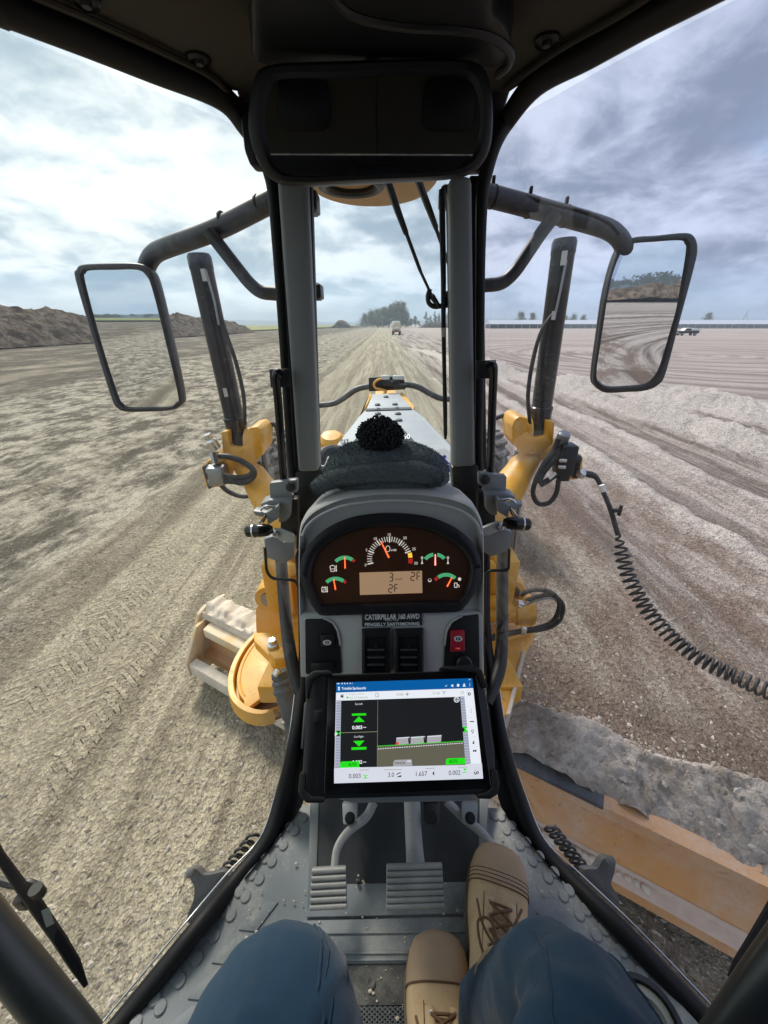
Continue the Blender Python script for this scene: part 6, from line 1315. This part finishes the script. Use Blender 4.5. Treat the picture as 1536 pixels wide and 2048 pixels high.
u_ = co[:, 0] * 1.2 + co[:, 1] * .9; rd_ = 1 - 2 * np.abs(fbm(co[:, 0] * 9 + co[:, 1] * 7 + 31, co[:, 1] * 13 - co[:, 0] * 5 + co[:, 2] * 9, 3, 37) - .5) * 2.2; w_n = np.clip(rd_, 0, 1) ** 3 * .004 + (fbm(u_ * 12 + 40, co[:, 2] * 16 + co[:, 1] * 5, 3, 33) - .5) * .011 + (fbm(co[:, 0] * 38 + 9, co[:, 1] * 20 + co[:, 2] * 30, 3, 35) - .5) * .006
co = co + no * w_n[:, None]; me2.vertices.foreach_set('co', co.ravel()); me2.polygons.foreach_set('use_smooth', np.ones(len(me2.polygons), bool)); me2.update()
me2.update()
from mathutils.bvhtree import BVHTree
bv = BVHTree.FromPolygons([V(c) for c in co], [list(p.vertices) for p in me2.polygons])
def cloth_line(pts, r, off=.0006):
    b = MB(); out = []
    for p in spline([V((x, y, CAMZ + z)) - per.location for x, y, z in pts], 14):
        q_, n_2, *_ = bv.find_nearest(p); out.append(q_ + n_2 * off + per.location)
    b.tube(out, r, 6); b.build('seam', M['navy'], o, 60)
cloth_line([(-.062, -.12, -.56), (-.064, .0, -.575), (-.066, .08, -.59), (-.075, .16, -.62), (-.085, .225, -.69), (-.08, .2, -.8)], .0017)
cloth_line([(-.057, -.12, -.565), (-.059, .0, -.58), (-.061, .08, -.595), (-.070, .16, -.625), (-.080, .225, -.69)], .0009)
cloth_line([(.285, -.12, -.56), (.290, .0, -.575), (.292, .08, -.59), (.285, .15, -.62), (.27, .21, -.69)], .0017)
cloth_line([(.155, -.1, -.565), (.158, .0, -.58), (.165, .09, -.59), (.178, .17, -.63), (.19, .215, -.70)], .0013)

def boot(name, toe, heel, pitch, label, seams=((4.35, .0008), (4.62, .0008), (4.9, .0009), (5.2, .0012))):
    """toe and heel: ground points of the sole; sections run from the toe tip back over the instep and up the shaft"""
    toe, heel = V(toe), V(heel); fwd = (toe - heel); L = fwd.length; fw = fwd.normalized(); rt = fw.cross(V((0, 0, 1))).normalized(); upv = rt.cross(fw)
    def P(y, x, z): return heel + fw * (L * y) + rt * x + upv * z
    # (y, half width, top, bottom, lean of the section)
    sec = [(1.0, .012, .040, .014), (.988, .030, .056, .006), (.96, .043, .066, .004), (.91, .052, .073, .003), (.84, .0575, .077, .003), (.76, .0595, .081, .003), (.68, .0590, .087, .003), (.60, .0560, .096, .003), (.52, .0520, .107, .003), (.44, .0485, .121, .003), (.36, .0465, .138, .003), (.28, .0460, .158, .003)]
    NS = 36; rings = []
    for i, (y, hw, zt, zb) in enumerate(sec):
        r_ = []; lean = max(0, (.62 - y)) * .55
        for k in range(NS):
            a = 2 * math.pi * k / NS; c, s = math.cos(a), math.sin(a)
            ex = .74 if s > 0 else .42
            X = hw * math.copysign(abs(c) ** (.80 if s > 0 else .45), c); Zm = (zt + zb) / 2 if y > .9 else zb + (zt - zb) * .42
            z = Zm + ((zt - Zm) * abs(s) ** ex if s > 0 else -(Zm - zb) * abs(s) ** ex)
            nz = (float(fbm(np.array([y * 26 + 3 + toe.x * 9]), np.array([c * 2.2 + z * 25 + len(name)]), 3, 12)[0]) - .5) * .012 * min(1, max(0, (.88 - y) * 4)) - .004 * math.sin(y * 75) * max(0, 1 - abs(y - .68) * 9) * (s > 0)
            r_.append(P(y - lean * (z - zb) * 1.2, X * (1 + nz * 6), z + nz * (1 if s > 0 else 0)))
        rings.append(r_)
    for j, (y, hy, hw, z) in enumerate(((.235, .30, .046, .125), (.225, .27, .047, .16), (.22, .25, .049, .20), (.215, .25, .051, .24))):
        r_ = []
        for k in range(NS):
            a = 2 * math.pi * k / NS; c, s = math.cos(a), math.sin(a); r_.append(P(y + s * hy * .62, hw * c, z + s * .035 * (1 - j / 3)))
        rings.append(r_)
    b = MB(); b.loft(rings); bt = b.build(name, M['boot'], per, 60)
    tag(bt, label)
    hl = MB(); hl.ball(P(.12, 0, .07), .046, L * .13, .075, 18, 12, Matrix((rt, fw, upv)).transposed()); hl.build('heel_counter', M['boot'], bt, 60)
    # toe cap skin and its seam rows
    cap = []
    for i in range(6):
        r_ = rings[i]; cen = sum(r_, V()) / NS; cap.append([cen + (p - cen) * (1.022) + fw * (.003 if i == 0 else 0) for p in r_[:NS // 2 + 1]])
    b = MB(); b.loft(cap, closed=False, cap=False); b.build('toe_cap', M['boot_toe'], bt, 70)
    for y_i, rr in seams:
        i = int(y_i); f = y_i - i; ln = []
        for k in range(NS // 2 + 1):
            p = rings[i][k].lerp(rings[i + 1][k], f) if i + 1 < len(rings) else rings[i][k]; cen = (sum(rings[i], V()) / NS); ln.append(cen + (p - cen) * 1.026)
        b = MB(); b.tube(ln, rr, 6); b.build('seam', M['stitch'], bt, 60)
    # sole rim
    so = [P(y, x, -.004) for y, x in ([(s_[0] + (.012 if s_[0] > .95 else 0), s_[1] * 1.07) for s_ in sec] + [(.16, .042), (.06, .036), (-.0, .018)] + [(-.0, -.018), (.06, -.036), (.16, -.042)] + [(s_[0] + (.012 if s_[0] > .95 else 0), -s_[1] * 1.07) for s_ in sec[::-1]])]
    b = MB(); b.prism(so, upv * .017, .003); b.prism([P(y, x, -.018) for y, x in ((.30, .042), (.06, .037), (0, .018), (0, -.018), (.06, -.037), (.30, -.042))], upv * .016, .002); b.build('sole', M['sole'], bt)
    # lacing: tongue, facings, eyelets, crossed laces and a bow
    def topat(y, x):
        ys = [s_[0] for s_ in sec]; i = max(i for i in range(len(sec)) if ys[i] >= y); i = min(i, len(sec) - 2); f = (ys[i] - y) / (ys[i] - ys[i + 1])
        hw = sec[i][1] * (1 - f) + sec[i + 1][1] * f; zt = sec[i][2] * (1 - f) + sec[i + 1][2] * f; zb = .003; zm = zb + (zt - zb) * .42; lean = max(0, .62 - y) * .55
        c = min(.98, abs(x) / hw) ** (1 / .80); s = math.sqrt(max(0, 1 - c * c)); z = zm + (zt - zm) * s ** .74
        return P(y - lean * (z - zb) * 1.2, x, z + .0025)
    for sx in (-1, 1):
        b = MB(); rows = [[topat(y, sx * x) + upv * (.0028 if 0 < j < 3 else .0) for j, x in enumerate((.013, .016, .026, .030))] for y in np.linspace(.66, .30, 12)]; b.loft(rows, closed=False, cap=False); b.build('facing', M['boot'], bt, 60)
        b = MB(); b.tube([topat(y, sx * .031) for y in np.linspace(.68, .30, 12)], .0010, 6); b.build('seam', M['stitch'], bt, 60)
    ye = [.63, .565, .50, .435, .37, .315]
    for y in ye:
        for sx in (-1, 1):
            b = MB(); c = topat(y, sx * .020) + upv * .002; b.lathe(c, upv + rt * sx * .4, [(.0022, .0), (.0042, .0), (.0042, .0012), (.0022, .0014), (.0022, 0)], 12, cap=False); b.build('eyelet', M['steel'], bt)
    b = MB()
    for y0, y1 in zip(ye, ye[1:]):
        for sx in (-1, 1):
            a, c = topat(y0, sx * .020), topat(y1, -sx * .020); m_ = topat((y0 + y1) / 2, 0); b.tube(spline([a + upv * .003, m_ + upv * (.006 + .002 * sx), c + upv * .004], 5), .0024, 8)
    b.tube(spline([topat(ye[0], -.02) + upv * .003, topat(ye[0], 0) + upv * .004, topat(ye[0], .02) + upv * .003], 4), .0024, 8)
    k0 = topat(.40, 0) + upv * .009
    for pts in ([(.0, 0, 0), (.10, .030, .012), (.02, .052, .010), (-.05, .026, .010), (.0, 0, .002)], [(0, 0, 0), (.12, -.022, .012), (.10, -.044, .008), (-.02, -.030, .010), (0, 0, .002)], [(0, 0, 0), (.14, .018, .004), (.24, .034, -.012)], [(0, 0, 0), (.10, -.034, .0), (.22, -.046, -.022)]):
        b.tube(spline([k0 + fw * (dy2 * L) + rt * dx_ + upv * dz_ for dy2, dx_, dz_ in pts], 6), .0023, 8)
    b.build('laces', M['lace'], bt, 60); return bt
boot('boot', (.262, .452, CAMZ - 1.095), (.172, .158, CAMZ - 1.128), 0, 'boot pressing the accelerator, crossed laces showing')
boot('boot', (.104, .322, CAMZ + FZ + .022), (.088, .012, CAMZ + FZ + .022), 0, 'boot resting flat on the heel plate, toe cap worn brown', ((5.05, .0015),))

# ------------------------------------------------------------------ knitted hat on the console
bn = thing('beanie', Y(760, 985, .765), 'dark grey fleece beanie with a shaggy black pom-pom lying on top of the dash', 'hat')
def fuzz(mb, n, seed):
    r = random.Random(seed); fs = [f for f in mb.f if len(f) == 4]; c0 = V(np.array(mb.v).mean(0))
    for k in range(n):
        f = r.choice(fs); P_ = [V(mb.v[i]) for i in f]; u, v = r.random(), r.random(); p = (P_[0] * (1 - u) + P_[1] * u) * (1 - v) + (P_[3] * (1 - u) + P_[2] * u) * v
        nrm = (P_[1] - P_[0]).cross(P_[3] - P_[0])
        if nrm.length < 1e-12: continue
        nrm.normalize()
        if nrm.z < 0 and abs(nrm.z) > .2 and (p - c0).z > 0: nrm = -nrm
        d = (nrm + V((r.gauss(0, .6), r.gauss(0, .6), r.gauss(0, .6)))).normalized() * r.uniform(.0025, .0055); w = d.cross(V((r.gauss(0, 1), r.gauss(0, 1), r.gauss(0, 1)))).normalized() * .0007
        mb.add([p - w, p + w, p + d], [[0, 1, 2]])
cuff = [(628, 978, 9), (636, 972, 17), (660, 961, 19), (700, 952, 20), (745, 946, 21), (790, 944, 22), (830, 945, 23), (860, 950, 21), (874, 958, 17), (880, 962, 8)]
b = MB(); pts = spline([Y(x, y, .765 - .012 * math.sin((x - 628) / 252 * 3.14)) for x, y, r in cuff], 6); NSg = 20
b.tube(pts, [r * .85 / FPX for *_, r in cuff], NSg, flat=.92)
v_ = np.array([tuple(x) for x in b.v]); v_[:, 2] += (fbm(v_[:, 0] * 34, v_[:, 1] * 34 + v_[:, 2] * 20, 3, 3) - .5) * .008; v_[:, 1] += (fbm(v_[:, 0] * 26 + 8, v_[:, 2] * 40, 3, 5) - .5) * .008; b.v = [tuple(x) for x in v_]
fuzz(b, 5200, 1); b.build('cuff', M['fleece'], bn, 80)
b = MB(); c = Y(768, 936, .83); rings = []
for i in range(15):
    f = i / 14; r_ = []
    for k in range(40):
        a = 2 * math.pi * k / 40; rx = .142 * math.cos(f * 1.5) ** .55 + .002; ry = .088 * math.cos(f * 1.5) ** .55 + .002; z = -.025 + .078 * math.sin(f * 1.571) ** .9
        x_, y_ = rx * math.cos(a), ry * math.sin(a); w_ = (float(fbm(np.array([x_ * 16 + f * 2.0 + 5]), np.array([y_ * 14 + 3]), 3, 22)[0]) - .5)
        r_.append(c + V((x_ + .006 * (1 - f), y_, z + w_ * .024 * math.sin(f * 3.14) - .22 * max(0, abs(x_) - .07) ** 1.2 * f)))
    rings.append(r_)
b.loft(rings); fuzz(b, 6500, 2); b.build('crown_cloth', M['fleece'], bn, 80)
for k, (y0, y1) in enumerate(((936, 930), (925, 918))):        # soft folds across the cloth
    b = MB(); b.tube(spline([Y(x, y, .765 + k * .016) for x, y in ((690 + 10 * k, y0 + 4), (730, y0 - 3), (780, y1 - 2), (820, y1), (845, y1 + 8))], 8), [.002, .007, .008, .007, .002], 10); b.build('fold', M['fleece'], bn, 80)
pc = Y(760, 871, .83); r = random.Random(8); b = MB(); b.ball(pc, .032, .032, .024, 14, 10)
for k in range(2300):
    d = V((r.gauss(0, 1), r.gauss(0, 1), r.gauss(0, 1))).normalized(); L_s = r.uniform(.047, .056); e = V((r.gauss(0, 1), r.gauss(0, 1), r.gauss(0, 1) - .5)) * .0085
    p0 = pc + d * .026; q2 = V((d.x, d.y, d.z * .74)) * L_s + e * 1.5; q2 = q2.normalized() * min(q2.length, (.0535 - .012 * abs(q2.normalized().z)) * r.uniform(.84, 1.05)); p2 = pc + q2; p1 = p0.lerp(p2, .6) - e * .6
    b.tube([p0, p1, p2], [.0022, .0026, .0021], 6)
b.build('pompom', M['yarn'], bn, 60)
